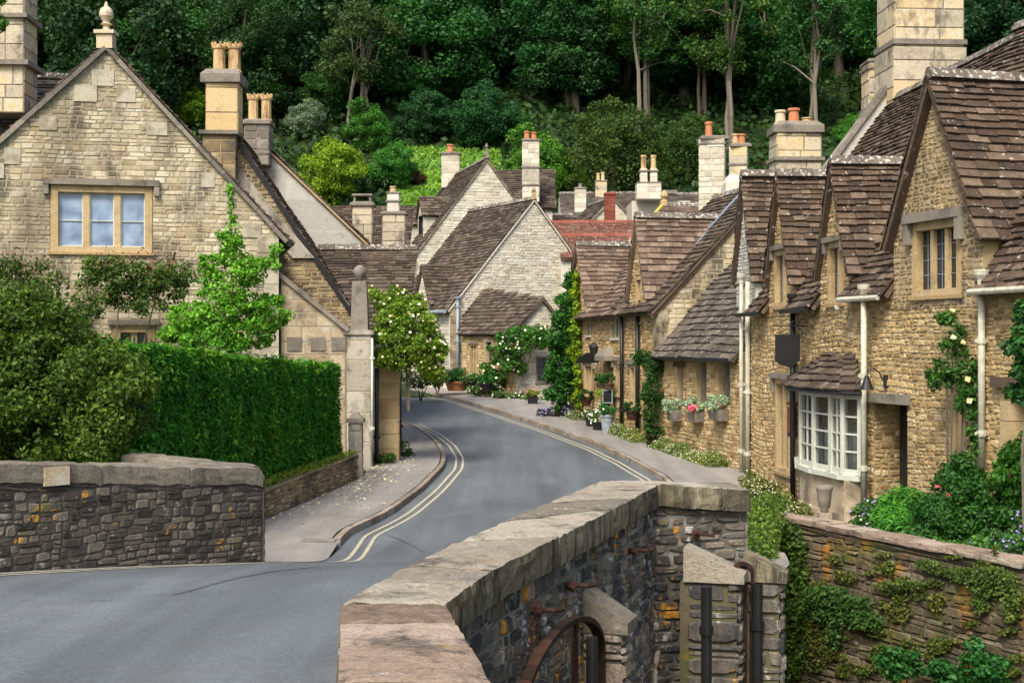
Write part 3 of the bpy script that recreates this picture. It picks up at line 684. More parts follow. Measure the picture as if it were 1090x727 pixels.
# the wall below
wm = MB()
def off(P,k,e):  # shift a plan point toward the wall's core
    return P
ow = [(.0,3.2),(-.09,4.58),(-.32,6.0),(-.12,6.97),(.66,9.53),(1.1,11.08),(1.87,11.32)]
iw_ = [(-.46,3.2),(-.52,4.58),(-.67,6.0),(-.45,7.1),(0.0,8.8),(.76,11.28),(1.8,11.8)]
for i in range(len(ow)-1):
    A,B = ow[i],ow[i+1]; pl = PL(A,B); nn = Vector((pl.u.y,-pl.u.x,0)); pl.n = nn   # outward = river side
    zt = 1.735; z0 = -3.1
    wallpanel(wm,pl,[(-.005,z0),(pl.len+.005,z0),(pl.len+.005,zt-(0 if i < 5 else .05)),(-.005,zt)],(),.2,dict(rh=(.055,.12),bw=(.08,.26),gap=.01,prot=.02,jit=.012,wav=.06,oct_=True))
for i in range(len(iw_)-1):
    A,B = iw_[i],iw_[i+1]; pl = PL(A,B); pl.n = Vector((-pl.u.y,pl.u.x,0))
    wallpanel(wm,pl,[(0,.2),(pl.len,.2),(pl.len,1.73),(0,1.73)],(),.1,dict(rh=(.07,.14),bw=(.12,.3),prot=.025,wav=.04))
# end face next to the wing wall
A,B = ow[-1],iw_[-1]; pl = PL(A,B); pl.n = Vector((pl.u.y,-pl.u.x,0)); wallpanel(wm,pl,[(0,-3),(pl.len,-3),(pl.len,1.65),(0,1.65)],(),.1,dict(rh=(.07,.14),bw=(.12,.3)))
wm.build('rubble_face',[M['streak'],M['streak_m']],par)
# blocked arch in the lower face
plS2 = PL(ow[3],ow[4]); plS2.n = Vector((plS2.u.y,-plS2.u.x,0)); plS3 = PL(ow[5],ow[6]); plS3.n = Vector((plS3.u.y,-plS3.u.x,0))
am = MB(); pA = PL(ow[4],ow[5]); pA.n = Vector((pA.u.y,-pA.u.x,0))
ua,za = pA.uv(697,690); 
fan = [pA.P(ua+.2*math.cos(a),za-.28+.28*math.sin(a),.035) for a in [math.pi*k/12 for k in range(13)]]
am.tube([pA.P(ua+.2,za-1.2,.035)]+fan+[pA.P(ua-.2,za-1.2,.035)],.022,6)
am.build('blocked_arch',M['coping'],par)
am = MB()
for k in range(6): uu = ua-.18+.06*k; pbox(am,pA,uu+.003,uu+.057,za-1.2,za-.28+.27*math.sqrt(max(0,1-((uu+.03-ua)/.2)**2)),-.05,.028)
am.build('arch_blocking',M['gold_old'],par)
# cutwater buttresses with sloping caps
def buttress(label, pl, px, pyt, wd, ln, drop, redface=False, z0=-3.0, capmat='cop_dk', uz=None):
    u,z = uz or pl.uv(px,pyt); t = thing('buttress',label,'buttress',pl.P(u,z0,.1)); 
    cap = MB(); th = .05
    a0,a1 = u-wd/2-.03,u+wd/2+.03
    # wedge: high at the wall, sloping outward
    cap.hexa([pl.P(a0,z-drop-.02,-.02),pl.P(a1,z-drop-.02,-.02),pl.P(a1,z-drop-.02,ln+.04),pl.P(a0,z-drop-.02,ln+.04)],
             [pl.P(a0,z,-.02),pl.P(a1,z,-.02),pl.P(a1,z-drop+.05,ln+.04),pl.P(a0,z-drop+.05,ln+.04)])
    cap.build('sloping_cap',[M[capmat]],t)
    b = MB(); b.cur = 1
    pbox(b,pl,u-wd/2,u+wd/2,z0,z-drop-.03,-.05,ln-.02)
    b.cur = 0
    for A_,B_ in ((pl.P(u-wd/2,0,0),pl.P(u-wd/2,0,ln)),(pl.P(u-wd/2,0,ln),pl.P(u+wd/2,0,ln)),(pl.P(u+wd/2,0,ln),pl.P(u+wd/2,0,0))):
        q = PL((A_.x,A_.y),(B_.x,B_.y)); q.n = Vector((q.u.y,-q.u.x,0))
        if q.n.dot(Vector((pl.P(u,0,ln/2).x-(A_.x+B_.x)/2,pl.P(u,0,ln/2).y-(A_.y+B_.y)/2,0))) > 0: q.n = -q.n
        stones(b,q,[(0,z0),(q.len,z0),(q.len,z-drop-.02),(0,z-drop-.02)],(),(.1,.2),(.16,.4),.012,.02,.008,.01,True)
    b.build('pillar',[M['streak'] if not redface else M['coping_red'],M['river_m']],t)
    return t
def buttress_axis(label,C,dx,dy,wd,ln,z,drop,z0=-3.0):
    pl = PL(C,(C[0]+dx,C[1]+dy)); return pl
buttress('stone pillar with a brown sloping cap nearest the camera against the parapet wall',plS2,623,622,.22,.26,.25,True)
def slp(C): q = PL(C,(C[0]+.273,C[1]+.962)); q.n = Vector((.962,-.273,0)); return q
buttress('tall pillar with a pale edged sloping cap, in the middle of the three',slp((1.36,10.95)),0,0,.22,.4,.24,capmat='coping',uz=(0,zz(580,10.95)))
# third one stands in front of the wing wall
plW = PL((1.89,11.34),(4.02,21.9)); plW.n = Vector((plW.u.y,-plW.u.x,0))
p3 = PL((2.0,11.4),(2.6,11.62)); p3.n = Vector((p3.u.y,-p3.u.x,0))
t3 = buttress('ochre lichened pillar with a sloping cap, rightmost beside the ivy',slp((1.83,11.05)),0,0,.2,.27,.2,uz=(0,zz(586,11.05)),capmat='coping_edge')
# wing wall (bridge end to the garden wall) and the river wall
wg = thing('wing_wall','ivy covered wing wall running back from the end of the bridge','wall',(3,16,-3))
m = MB(); wallpanel(m,plW,[(0,-3.1),(plW.len,-3.1),(plW.len,.47),(0,.88)],(),.35,dict(rh=(.08,.15),bw=(.12,.35),prot=.03,oct_=True,wav=.05)); m.build('rubble_face',[M['river'],M['river_m']],wg)
m = MB(); 
for k in range(12):
    a,b = k/12+.002,(k+1)/12-.002; A = plW.P(plW.len*a,0,.05); B = plW.P(plW.len*b,0,.05); C = plW.P(plW.len*b,0,-.4); D = plW.P(plW.len*a,0,-.4)
    rough_block(m,[(A.x,A.y),(B.x,B.y),(C.x,C.y),(D.x,D.y)],[1.0-.42*a,1.0-.42*b,1.0-.42*b,1.0-.42*a],.12,6,4,.01,k)
m.build('coping',[M['cop_dk'],M['coping_edge']],wg)
rv = thing('river_wall','long mossy river wall below the garden at the right, pinkish coping on top','wall',(7,17,-3))
R0,R1,R2 = (4.0,21.9),(6.2,17.2),(9.0,11.2)
for (A,B,za_,zb_) in ((R0,R1,.36,.34),(R1,R2,.34,.3)):
    pl = PL(A,B); m = MB()
    wallpanel(m,pl,[(0,-3.1),(pl.len,-3.1),(pl.len,zb_-.06),(0,za_-.06)],(),.35,dict(rh=(.06,.15),bw=(.12,.45),prot=.026,gap=.012,jit=.014,wav=.08,oct_=True)); m.build('rubble_face',[M['river'],M['river_m']],rv)
    m = MB(); x = 0; k = 0
    while x < pl.len:
        w = min(R.uniform(.5,.95),pl.len-x); A_,B_,C_,D_ = pl.P(x+.01,0,.05),pl.P(x+w-.01,0,.05),pl.P(x+w-.01,0,-.35),pl.P(x+.01,0,-.35); za2 = lerp(za_,zb_,x/pl.len)+R.uniform(-.015,.015)
        rough_block(m,[(A_.x,A_.y),(B_.x,B_.y),(C_.x,C_.y),(D_.x,D_.y)],[za2]*4,.08,6,4,.015,k+50); x += w; k += 1
    m.build('coping',[M['coping_red'],M['coping_red']],rv)
# ivy, creepers and ferns on the river and wing walls
def wallplant(name,label,cat,pl,items,n,size,color,parent=None,group=None,thick=.12,**kw):
    cl = []
    for (px,py,rp,rq) in items:
        u,z = pl.uv(px,py); p = pl.P(u,z,.04); Y = p.y; cl.append((p.x,p.y,z,rp/F*Y/abs(pl.u.x+1e-9)*abs(pl.u.x) if False else rp/F*Y,thick,rq/F*Y))
    o = foliage(name,cl,n,size,color,None,inner=.0,**kw); tag(o,label,cat,group); return o
plR = PL(R0,R1); plR2 = PL(R1,R2)
def ivy(name,label,cat,pl,poly_pts,n,size,color,jitn=.09,group=None,parent=None):
    """flat spread of leaves hugging a wall around (px,py,r px, r px) spots"""
    P = []; D = []
    for _ in range(n):
        px,py,a,b = R.choices(poly_pts,weights=[q[2]*q[3] for q in poly_pts])[0]
        an = R.uniform(0,6.283); rr = R.random()**.6
        u,z = pl.uv(px+a*rr*math.cos(an),py+b*rr*math.sin(an)); q = pl.P(u,z,R.uniform(.0,jitn)+.03); P.append(tuple(q)); D.append(tuple(pl.n+Vector((0,0,.5))))
    v = leaf_mesh(name,P,D,size,.8,.6); base = np.array(WORLD[parent.name]) if parent is not None else np.array([np.mean([p[0] for p in P]),np.mean([p[1] for p in P]),min(p[2] for p in P)])
    me = mesh_from_quads(name,v-base,M['leaf']); o = link(name,me,parent,Vector(base)); o.color = (*color,1)
    if parent is None: tag(o,label,cat,group)
    return o
plI = PL((2.15,12.0),(3.3,11.7)); 
o = ivy('ivy','dense small leaved ivy tumbling over the bridge end beside the rightmost pillar','ivy',PL(R0,(4.6,20.6)),[(835,585,28,34),(812,560,22,16),(845,640,22,50),(838,700,22,30),(808,548,14,8)],9000,.05,(.07,.13,.028),.2)
wcl = []
for k in range(52):
    s_ = k/52*10.2; q_ = plW.P(s_,0,R.uniform(-.4,.1)); wcl.append((q_.x,q_.y,1.04-.042*s_+R.uniform(-.05,.08),.16,.2,.12))
o = foliage('ivy',wcl,14000,.05,(.085,.15,.03),None,inner=.1); tag(o,'bushy ivy growing over the top of the wing wall','ivy')
ivy('creeper','patchy creeper hanging on the river wall, left of centre','creeper',plR,[(885,632,26,10),(912,655,26,14),(870,640,16,12),(930,662,14,10),(900,640,40,6),(895,675,6,16),(880,655,8,8)],3000,.045,(.045,.11,.03),.14)
ivy('creeper','small leaved creeper at the right edge of the river wall','creeper',plR,[(1060,618,26,16),(1035,612,24,8),(1082,640,10,22),(990,600,12,6),(965,622,30,5),(1050,640,8,14),(1015,608,20,5)],2800,.042,(.07,.12,.03),.1)
mr = random.Random(5)
ivy('creeper','scattered tiny mossy plants growing from the joints all over the river wall','creeper',plR,[(mr.uniform(855,1088),mr.uniform(585,720),mr.uniform(3,13),mr.uniform(2,8)) for _ in range(70)],7000,.035,(.08,.11,.025),.05)
ivy('creeper','mossy creeper low down on the river wall below the ivy','creeper',plR,[(866,670,30,46),(850,610,10,30),(960,650,14,12),(1000,640,10,10)],3000,.045,(.085,.11,.025),.05)
bush('fern','bright green shrub at the foot of the river wall, bottom right','shrub',[(1040,712,17.6,.32,.25,.3),(1012,722,17.8,.25,.2,.2),(1065,716,17.5,.2,.2,.2)],2600,.075,(.03,.13,.035),sub=22,subr=.1,stem=-2.2)
bush('fern','leafy plant growing low on the river wall, below the creeper','shrub',[(948,708,18.5,.22,.15,.22),(965,712,18.5,.2,.15,.16)],1200,.075,(.03,.12,.03),sub=10,subr=.1,stem=-2.2)
bush('leafy_plant','small green plant at the foot of the rightmost pillar','shrub',[(802,712,11.2,.09,.1,.16)],700,.05,(.03,.13,.03),sub=8,subr=.05,stem=-.2)
# iron hoops, hooks, chains, pipes
def hoop(label,pl,px,py,r,n0,w=.07,legs=1.6,post=None,rz=None):
    u,z = pl.uv(px,py); rz = rz or r*1.05; t = thing('iron_hoop',label,'sluice hoop',pl.P(u,z-legs,n0)); m = MB()
    P = [pl.P(u-r,z-legs,n0)]+[pl.P(u-r*math.cos(a),z+rz*math.sin(a),n0) for a in [math.pi*k/16 for k in range(17)]]+[pl.P(u+r,z-legs,n0)]
    for a,b in zip(P,P[1:]): m.bar(a,b,.03,w,up=pl.n)
    m.build('rim',M['rust'],t); m = MB(); uu = u if post is None else pl.U(post)
    m.bar(pl.P(uu,z-legs,n0-.03),pl.P(uu,z+rz*.9,n0-.03),.05,.03,up=pl.n); m.build('post',M['rust'],t); return t
def fplane(Y): q = PL((-5,Y),(5,Y)); return q
def slant(px,Y,ang): X,_ = pt(px,Y); return PL((X,Y),(X+math.cos(ang),Y+math.sin(ang)))
hoop('rusty iron hoop with a centre post in the bottom foreground below the chain',plS2,576,727,(plS2.U(622)-plS2.U(532))/2,.13,.06,1.2,594,.33)
hoop('tall narrow rusty hoop between the middle and rightmost pillars',slant(792,10.9,.3),790,612,.085,0,.035,2.2,793)
def hook(label,pl,px,py,dx=.12,flip=1):
    u,z = pl.uv(px,py); m = MB(); 
    m.tube([pl.P(u,z,-.02),pl.P(u,z,.14),pl.P(u+flip*dx,z-.01,.16),pl.P(u+flip*dx,z+.05,.17)],.016,6); m.tube([pl.P(u,z,.03),pl.P(u,z-.02,.07)],.03,6)
    o = m.build('wall_hook',M['rust']); tag(o,label,'hook')
hook('iron hook holding the chain, lowest on the parapet wall',plS2,563,648); hook('rusty hook on the parapet wall above the nearest pillar',plS2,600,622)
pA2 = PL(ow[4],ow[5]); pA2.n = Vector((pA2.u.y,-pA2.u.x,0))
hook('rusty hook high on the parapet wall under the coping',pA2,668,585,.1); hook('short hook on the end face of the parapet, above the middle pillar',plS3,738,566,.1)
for c0,(px,py) in enumerate(((549,640),(556,642))):
    ch = MB()
    u,z = plS2.uv(px,py)
    for k in range(9):
        p = plS2.P(u+R.uniform(-.01,.01),z-k*.032,.09+R.uniform(-.01,.01)); a = (k%2)*1.57
        ring = [p+Vector((math.cos(a)*.013*math.cos(q),math.sin(a)*.013*math.cos(q),.024*math.sin(q))) for q in [2*math.pi*j/8 for j in range(9)]]
        ch.tube(ring,.005,5)
    o = ch.build('chain',M['rust']); tag(o,['left strand of rusty chain hanging from the lowest wall hook','right strand of rusty chain hanging from the lowest wall hook'][c0],'chain')
def vpipe(label,px,py,Y,r):
    X,_ = pt(px,Y); z = zz(py,Y); t = thing('iron_pipe',label,'pipe',(X,Y,-3)); m = MB(); m.tube([(X,Y,-3),(X,Y,z)],r,10); m.build('tube',M['black'],t)
    m = MB(); m.tube([(X,Y,z-.35),(X,Y,z-.29)],r*1.3,10); m.build('collar',M['black'],t)
vpipe('black iron pipe under the cap of the nearest pillar',630,678,8.05,.033); vpipe('black iron pipe under the cap of the middle pillar',752,624,10.4,.04); vpipe('black iron post with a flared top beside the rightmost pillar',806,621,10.9,.042)

# ================================================================ LEFT PARAPET WALL
def low_wall(t, A, B, z0, zA, zB, th, st, mats, copm, side=None, cth=.12, over=.02, both=True, blk=(.6,1.1)):
    pl = PL(A,B)
    if side is not None: pl.n = pl.n*side
    m = MB(); wallpanel(m,pl,[(0,z0),(pl.len,z0),(pl.len,zB-cth),(0,zA-cth)],(),.12,st)
    q = PL(A,B); q.n = -pl.n; q.A = pl.A+q.n*th; q.u = pl.u
    wallpanel(m,q,[(0,z0),(pl.len,z0),(pl.len,zB-cth),(0,zA-cth)],(),.12,st)
    m.cur = 1; m.hexa([pl.P(0,z0,-.05),pl.P(pl.len,z0,-.05),pl.P(pl.len,z0,-th+.05),pl.P(0,z0,-th+.05)],[pl.P(0,zA-cth,-.05),pl.P(pl.len,zB-cth,-.05),pl.P(pl.len,zB-cth,-th+.05),pl.P(0,zA-cth,-th+.05)])
    m.build('rubble_face',mats,t)
    m = MB(); x = 0; k = 0
    while x < pl.len-.01:
        w = min(R.uniform(*blk),pl.len-x)
        if pl.len-x-w < .25: w = pl.len-x
        z1,z2 = lerp(zA,zB,x/pl.len),lerp(zA,zB,(x+w)/pl.len); c = [pl.P(x+.006,0,over),pl.P(x+w-.006,0,over),pl.P(x+w-.006,0,-th-over),pl.P(x+.006,0,-th-over)]
        rough_block(m,[(p.x,p.y) for p in c],[z1,z2,z2,z1],cth,12,6,.02,R.random()*9,.022); x += w
    m.build('coping',copm,t); return pl
lw = thing('parapet_wall','dark weathered rubble wall at the left with rounded grey coping and one pale block','wall',(-5,12.5,.3))
st = dict(rh=(.045,.11),bw=(.07,.24),gap=.004,prot=.011,jit=.011,wav=.09,oct_=True)
W0,W1,W2,W3 = (-8.6,9.6),(-4.72,13.0),(-2.67,15.18),(-4.45,16.25)
low_wall(lw,W0,W1,.3,2.02,1.90,.4,st,[M['dark'],M['dark_m']],[M['cop_dk'],M['cop_dk']],cth=.17)
pw = low_wall(lw,W1,W2,.3,1.90,1.66,.4,st,[M['dark'],M['dark_m']],[M['cop_dk'],M['cop_dk']],cth=.17)
low_wall(lw,(-2.98,15.42),W3,.0,1.64,1.72,.36,st,[M['dark'],M['dark_m']],[M['cop_dk'],M['cop_dk']],cth=.16)
m = MB(); pe = PL((-2.65,15.19),(-2.75,15.74)); pe.n = Vector((.98,-.19,0)).normalized(); wallpanel(m,pe,[(0,.1),(pe.len,.1),(pe.len,1.5),(0,1.5)],(),.1,st); m.build('end_face',[M['dark'],M['dark_m']],lw)
u,z = pw.uv(59,505); m = MB(); pbox(m,pw,u-.13,u+.13,z-.1,z+.075,-.1,.036)
b = m.build('pale_block',M['buff'],lw); b['label'] = 'pale dressed block let into the coping'
# small weed at the foot of the wall
bush('weed','tiny weed at the foot of the dark left wall','weed',[(167,596,14.3,.06,.04,.04)],90,.035,(.08,.16,.03),stem=.75)

# ================================================================ HEDGE AND ITS LOW WALL
hw = thing('retaining_wall','low honey coloured dry stone wall below the clipped hedge','wall',(-4,27,0))
hp = [(-4.75,18.6),(-4.2,26),(-3.46,31.8)]
for A,B,z0,z1_ in ((hp[0],hp[1],.45,.40),(hp[1],hp[2],.40,.47)):
    pl = PL(A,B); m = MB(); wallpanel(m,pl,[(0,-.3),(pl.len,-.3),(pl.len,z1_),(0,z0)],(),.3,dict(rh=(.035,.085),bw=(.12,.4),gap=.012,prot=.04,jit=.008,wav=.05,oct_=False)); m.build('dry_stone',[M['gold_old'],M['gold_m']],hw)
hg = thing('hedge','tall dense clipped yew hedge behind the left wall, flat front and square end','hedge',(-4.9,25,.4))
hl = [(-5.45,16.6,3.0),(-4.75,20.0,2.86),(-4.35,26,2.62),(-3.78,31.3,2.44)]
P = []; D = []
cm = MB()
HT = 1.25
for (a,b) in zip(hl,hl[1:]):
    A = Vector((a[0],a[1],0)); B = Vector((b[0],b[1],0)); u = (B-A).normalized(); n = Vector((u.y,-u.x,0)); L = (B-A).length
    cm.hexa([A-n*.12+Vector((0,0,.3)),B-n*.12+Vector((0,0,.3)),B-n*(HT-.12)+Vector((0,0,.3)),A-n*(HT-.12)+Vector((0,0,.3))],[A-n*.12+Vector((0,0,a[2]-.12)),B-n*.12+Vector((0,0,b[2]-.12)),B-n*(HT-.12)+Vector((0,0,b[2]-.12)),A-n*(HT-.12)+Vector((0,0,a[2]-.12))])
    for _ in range(int(L*5200)):
        s = R.random(); ft = R.random()*(2.3+1.0); top = lerp(a[2],b[2],s)
        if ft < 2.3: z = .35+(top-.35)*ft/2.3; e = .09*noise.noise(Vector((s*L*1.6+a[1],z*.7,0)))+.06*noise.noise(Vector((s*L*7+a[1],z*4,4)))-.05*max(0,z-top+.15)/.15
        else: z = top+.08*noise.noise(Vector((s*L*2+a[1],ft*4,1)))+R.uniform(-.03,.05)+(R.uniform(0,.13) if R.random() < .05 else 0); e = -(ft-2.3)*HT
        if ft < 2.3: p = A+u*(s*L)+n*(e+R.uniform(-.08,.03)); P.append((p.x,p.y,z)); D.append((n.x,n.y,.9))
        else: p = A+u*(s*L)+n*e; P.append((p.x,p.y,z)); D.append((n.x*.2,n.y*.2,1))
A = Vector((hl[-1][0],hl[-1][1],0)); u = (A-Vector((hl[-2][0],hl[-2][1],0))).normalized(); n = Vector((u.y,-u.x,0))
for _ in range(3500):
    s = R.random(); z = R.uniform(.4,2.45); p = A+u*R.uniform(-.05,.06)-n*HT*s; P.append((p.x,p.y,z)); D.append((u.x,u.y,.8))
v = leaf_mesh('hedge',P,D,.085,.33,.7); me = mesh_from_quads('foliage',v-np.array(WORLD[hg.name]),M['leaf']); o = link('foliage',me,hg,None); o.color = (.04,.18,.02,1)
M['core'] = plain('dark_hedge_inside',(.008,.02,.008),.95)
cm.build('dark_inner_core',M['core'],hg)  # opaque box filling the hedge, its inner shade put into the dark colour
P2 = [];D2_ = []
for p,d in zip(P,D):
    if noise.noise(Vector((p[0]*2.2,p[1]*1.4,p[2]*2.2))) > .22 and R.random() < .3 or p[2] > 2.45 and R.random() < .12: P2.append((p[0]+.03,p[1]-.03,p[2]+.015)); D2_.append(d)
me = mesh_from_quads('young_shoots',leaf_mesh('h',P2,D2_,.09,.3,.8)-np.array(WORLD[hg.name]),M['leaf']); o = link('young_shoots',me,hg,None); o.color = (.12,.28,.03,1)
# weeds and grass below the hedge
P = [];D = []
for _ in range(2600):
    y = R.uniform(20,31.8); x = interp([(18.6,-4.75),(26,-4.2),(31.8,-3.46)],y)-abs(R.gauss(0,.13)); P.append((x,y,.45+R.uniform(0,.13))); D.append((.3,-.3,.4))
v = leaf_mesh('g',P,D,.075,.3,.8); me = mesh_from_quads('grass',v,M['leaf']); o = link('grass',me,None,Vector((0,0,0))); o.color = (.16,.24,.04,1); tag(o,'yellow green weeds and grass along the top of the low wall','grass',kind='stuff')
bush('overhanging_branch','leafy branch hanging in at the top left corner of the picture','tree',[(-14,10,17.5,.18,.2,.28),(-40,15,17.5,.4,.4,.5),(-80,-5,17.5,.5,.5,.6),(2,22,17.5,.07,.1,.13)],2600,.085,(.06,.16,.03),sub=40,subr=.12,stem=.5,ns=1)
# ================================================================ LEFT SHRUBS
bush('evergreen_shrub','large dark olive evergreen shrub behind the left wall','shrub',[(70,430,16.6,.95,.8,.72),(20,390,16.8,.75,.7,.95),(40,360,17,.8,.7,.62),(-30,420,16.5,.8,.8,1.0),(105,450,16.2,.52,.5,.5),(118,405,16.9,.3,.4,.4)],52000,.062,(.062,.115,.018),sub=150,subr=.2,inner=.3,aspect=.55,up=.4)
bush('young_tree','bright green young tree with an open pointed crown in front of the old house','tree',[(240,318,25.5,.5,.5,.62),(247,262,25.5,.28,.3,.5),(246,215,25.5,.08,.1,.42),(205,338,25.5,.5,.45,.3),(283,335,25.5,.4,.45,.4),(235,358,25.5,.95,.6,.28),(268,290,25.3,.35,.3,.3),(292,278,25.5,.1,.1,.25),(185,352,25.5,.25,.2,.15),(222,285,25.5,.25,.2,.25)],17000,.07,(.11,.29,.03),sub=150,subr=.10,stem=.5,inner=.2)
# ================================================================ generic roof slope by pixel corners
def slope(parent,pts,mat='slate',name='roof',**kw):
    m = MB(); slates(m,pts,**kw); return m.build(name,M[mat],parent)
def solid(parent,pls,mat='rendered',name='wall'):
    m = MB(); m.hexa(*pls); return m.build(name,M[mat],parent)
def gable_block(parent, pl, uL, uR, zL, zR, ua, za, depth, wallm=('cream','cream_m'), st=None, holes=(), z0=-.2, roofm='slate', back=None, over=.18, gauge=.17, tw=(.18,.4), vergem='greystone', vsz=(.14,.09), roofside=(1,1), wing=None, cf=.4, sag=.06, dirv=None, ridgeon=True, verges=(1,1), slz=None):
    """gable wall in plane pl, eaves at uL,zL and uR,zR, apex ua,za; ridge runs back by depth"""
    poly = [(uL,z0),(uR,z0),(uR,zR),(ua,za),(uL,zL)]
    m = MB(); wallpanel(m,pl,poly,holes,.3,st or {}); 
    bk = -pl.n if dirv is None else Vector(dirv)
    o3 = lambda u,z,d,e=0: Vector((pl.P(u,z,e).x+bk.x*d,pl.P(u,z,e).y+bk.y*d,z))
    m.cur = 1
    # body behind the gable wall
    i = .02
    A = [o3(uL+i,z0,.3),o3(uR-i,z0,.3),o3(uR-i,z0,depth),o3(uL+i,z0,depth)]; B = [o3(uL+i,zL,.3),o3(uR-i,zR,.3),o3(uR-i,zR,depth),o3(uL+i,zL,depth)]
    m.hexa(A,B); a,b = o3(ua,za-.12,.3),o3(ua,za-.12,depth)
    m.poly([B[0],B[1],a]); m.poly([B[3],B[2],b]); m.poly([o3(uL+i,zL,.3),o3(uR-i,zR,.3),a])
    w = m.build('wall',[M[wallm[0]],M[wallm[1]]],parent)
    sL = (za-zL)/(ua-uL); sR = (za-zR)/(uR-ua); f = -.06
    if roofside[0]: slope(parent,[o3(uL-over,zL-over*sL+.1,f),o3(uL-over,zL-over*sL+.1,depth),o3(ua,za+.1,depth),o3(ua,za+.1,f)],roofm,gauge=gauge,tw=tw,sag=sag)
    if roofside[1]: slope(parent,[o3(uR+over,zR-over*sR+.1,f),o3(uR+over,zR-over*sR+.1,depth),o3(ua,za+.1,depth),o3(ua,za+.1,f)],roofm,gauge=gauge,tw=tw,sag=sag)
    if ridgeon: rm = MB(); ridge(rm,o3(ua,za+.12,f),o3(ua,za+.12,depth)); rm.build('ridge_tiles',M['ridge'],parent)
    vm = MB(); h,ww = vsz
    if verges[0]: verge(vm,pl.P(uL-over*.6,zL-over*.6*sL+.02,.05),pl.P(ua,za+.02,.05),h,ww)
    if verges[1]: verge(vm,pl.P(uR+over*.6,zR-over*.6*sR+.02,.05),pl.P(ua,za+.02,.05),h,ww)
    if vm.v: vm.build('verge',M[vergem],parent)
    return w,o3
# ---------------------------------------------------------------- A: the old house at the left
M['cornerpale'] = stone_mat('pale_corner_stone',[(.42,.38,.29),(.52,.48,.38)],[((.2,.165,.11),2,.47,.62,.75,V1)],.4,7)
LH = thing('stone_house','large old stone house at the far left, steep gable topped by a ball finial','house',(*pt(120,32.5),.4))
pl = PL(pt(0,32.0),pt(300,33.4))
uL,zL = pl.uv(-95,236); uR,zR = pl.uv(297,250); ua,za = pl.uv(113,52)
w0 = pl.uv(54,268); w1 = pl.uv(162,199); v0 = pl.uv(120,382); v1 = pl.uv(165,346)
holes = [(w0[0],w1[0],w0[1],w1[1]),(v0[0],v1[0],v0[1],v1[1])]
gable_block(LH,pl,uL,uR,zL,zR,ua,za,8,('cream','cream_m'),dict(rh=(.07,.15),bw=(.14,.44),gap=.012,prot=.013,jit=.009,wav=.03),holes,.2,'slate',over=.3,vsz=(.14,.1),vergem='greystone')
mull_window(LH,pl,*holes[0],3,.16,.14,.18,'ochre','glass_blue',hood=(.16,.14,.13,.22),cas=True)
mull_window(LH,pl,*holes[1],2,.17,.14,.2,'ochre','glass_grey',hood=(.1,.12,.1,0),cas=False,lead=False)
m = MB(); quoins(m,pl,uR-.01,.2,zR-.05,-1,(.3,.6),(.3,.45)); 
m.build('corner_stones',M['cornerpale'],LH)
for t_ in [k/11 for k in range(1,11)]:
    for (e,ze,s) in ((uL,zL,1),(uR,zR,-1)):
        if (e == uL and t_ < .3) or R.random() < .5: continue
        m = MB(); u,z = lerp(e,ua,t_),lerp(ze,za,t_); ww = R.uniform(.3,.5); hh = R.uniform(.3,.42)
        a,b = (u+.06,u+.06+ww) if s > 0 else (u-.06-ww,u-.06)
        m.hexa([pl.P(a if s > 0 else a,z-hh-.1,-.1),pl.P(b,z-hh-.1,-.1),pl.P(b,z-hh-.1,.028),pl.P(a,z-hh-.1,.028)],[pl.P(a,z-.12,-.1),pl.P(b,z-.12,-.1),pl.P(b,z-.12,.028),pl.P(a,z-.12,.028)])
        m.build('pale_block',M['cornerpale'],LH)
m = MB(); c = pl.P(ua,za,-.05); m.box((c.x,c.y,za+.16),(.36,.34,.34)); m.box((c.x,c.y,za+.36),(.46,.44,.08)); m.lathe((c.x,c.y,za+.4),[(.1,0),(.07,.12),(.14,.16),(.07,.2),(.09,.24),(.155,.34),(.16,.42),(.12,.52),(.05,.57),(.03,.66),(0.01,.68)],14)
m.build('ball_finial',M['ashlar'],LH)
# cross wing at the far left with its roof and stack
bk = -pl.n
e0,e1 = pl.P(pl.U(-150),0,-.8),pl.P(pl.U(100),0,-.8); zr = zz(80,36.5); ze = zr-4.6
slope(LH,[Vector((e0.x,e0.y,ze)),Vector((e1.x,e1.y,ze)),Vector((e1.x+bk.x*4,e1.y+bk.y*4,zr)),Vector((e0.x+bk.x*4,e0.y+bk.y*4,zr))],'slate_grey',gauge=.17)
m = MB(); ridge(m,(e0.x+bk.x*4,e0.y+bk.y*4,zr+.03),(e1.x+bk.x*4,e1.y+bk.y*4,zr+.03)); m.build('ridge_tiles',M['ridge'],LH)
chimney(LH,-28,24,-25,120,34.2,.04,'ashlar',((67,.14,.12),(17,.1,.1)),(),1.1,core='greystone',rh=(.3,.5),bw=(.4,.8))
# dark soffit board at the eave
m = MB(); m.bar(pl.P(uR+.25,zR-.2,.1),pl.P(uR+.25,zR-.2,-7),.1,.16); m.build('gutter',M['black'],LH)
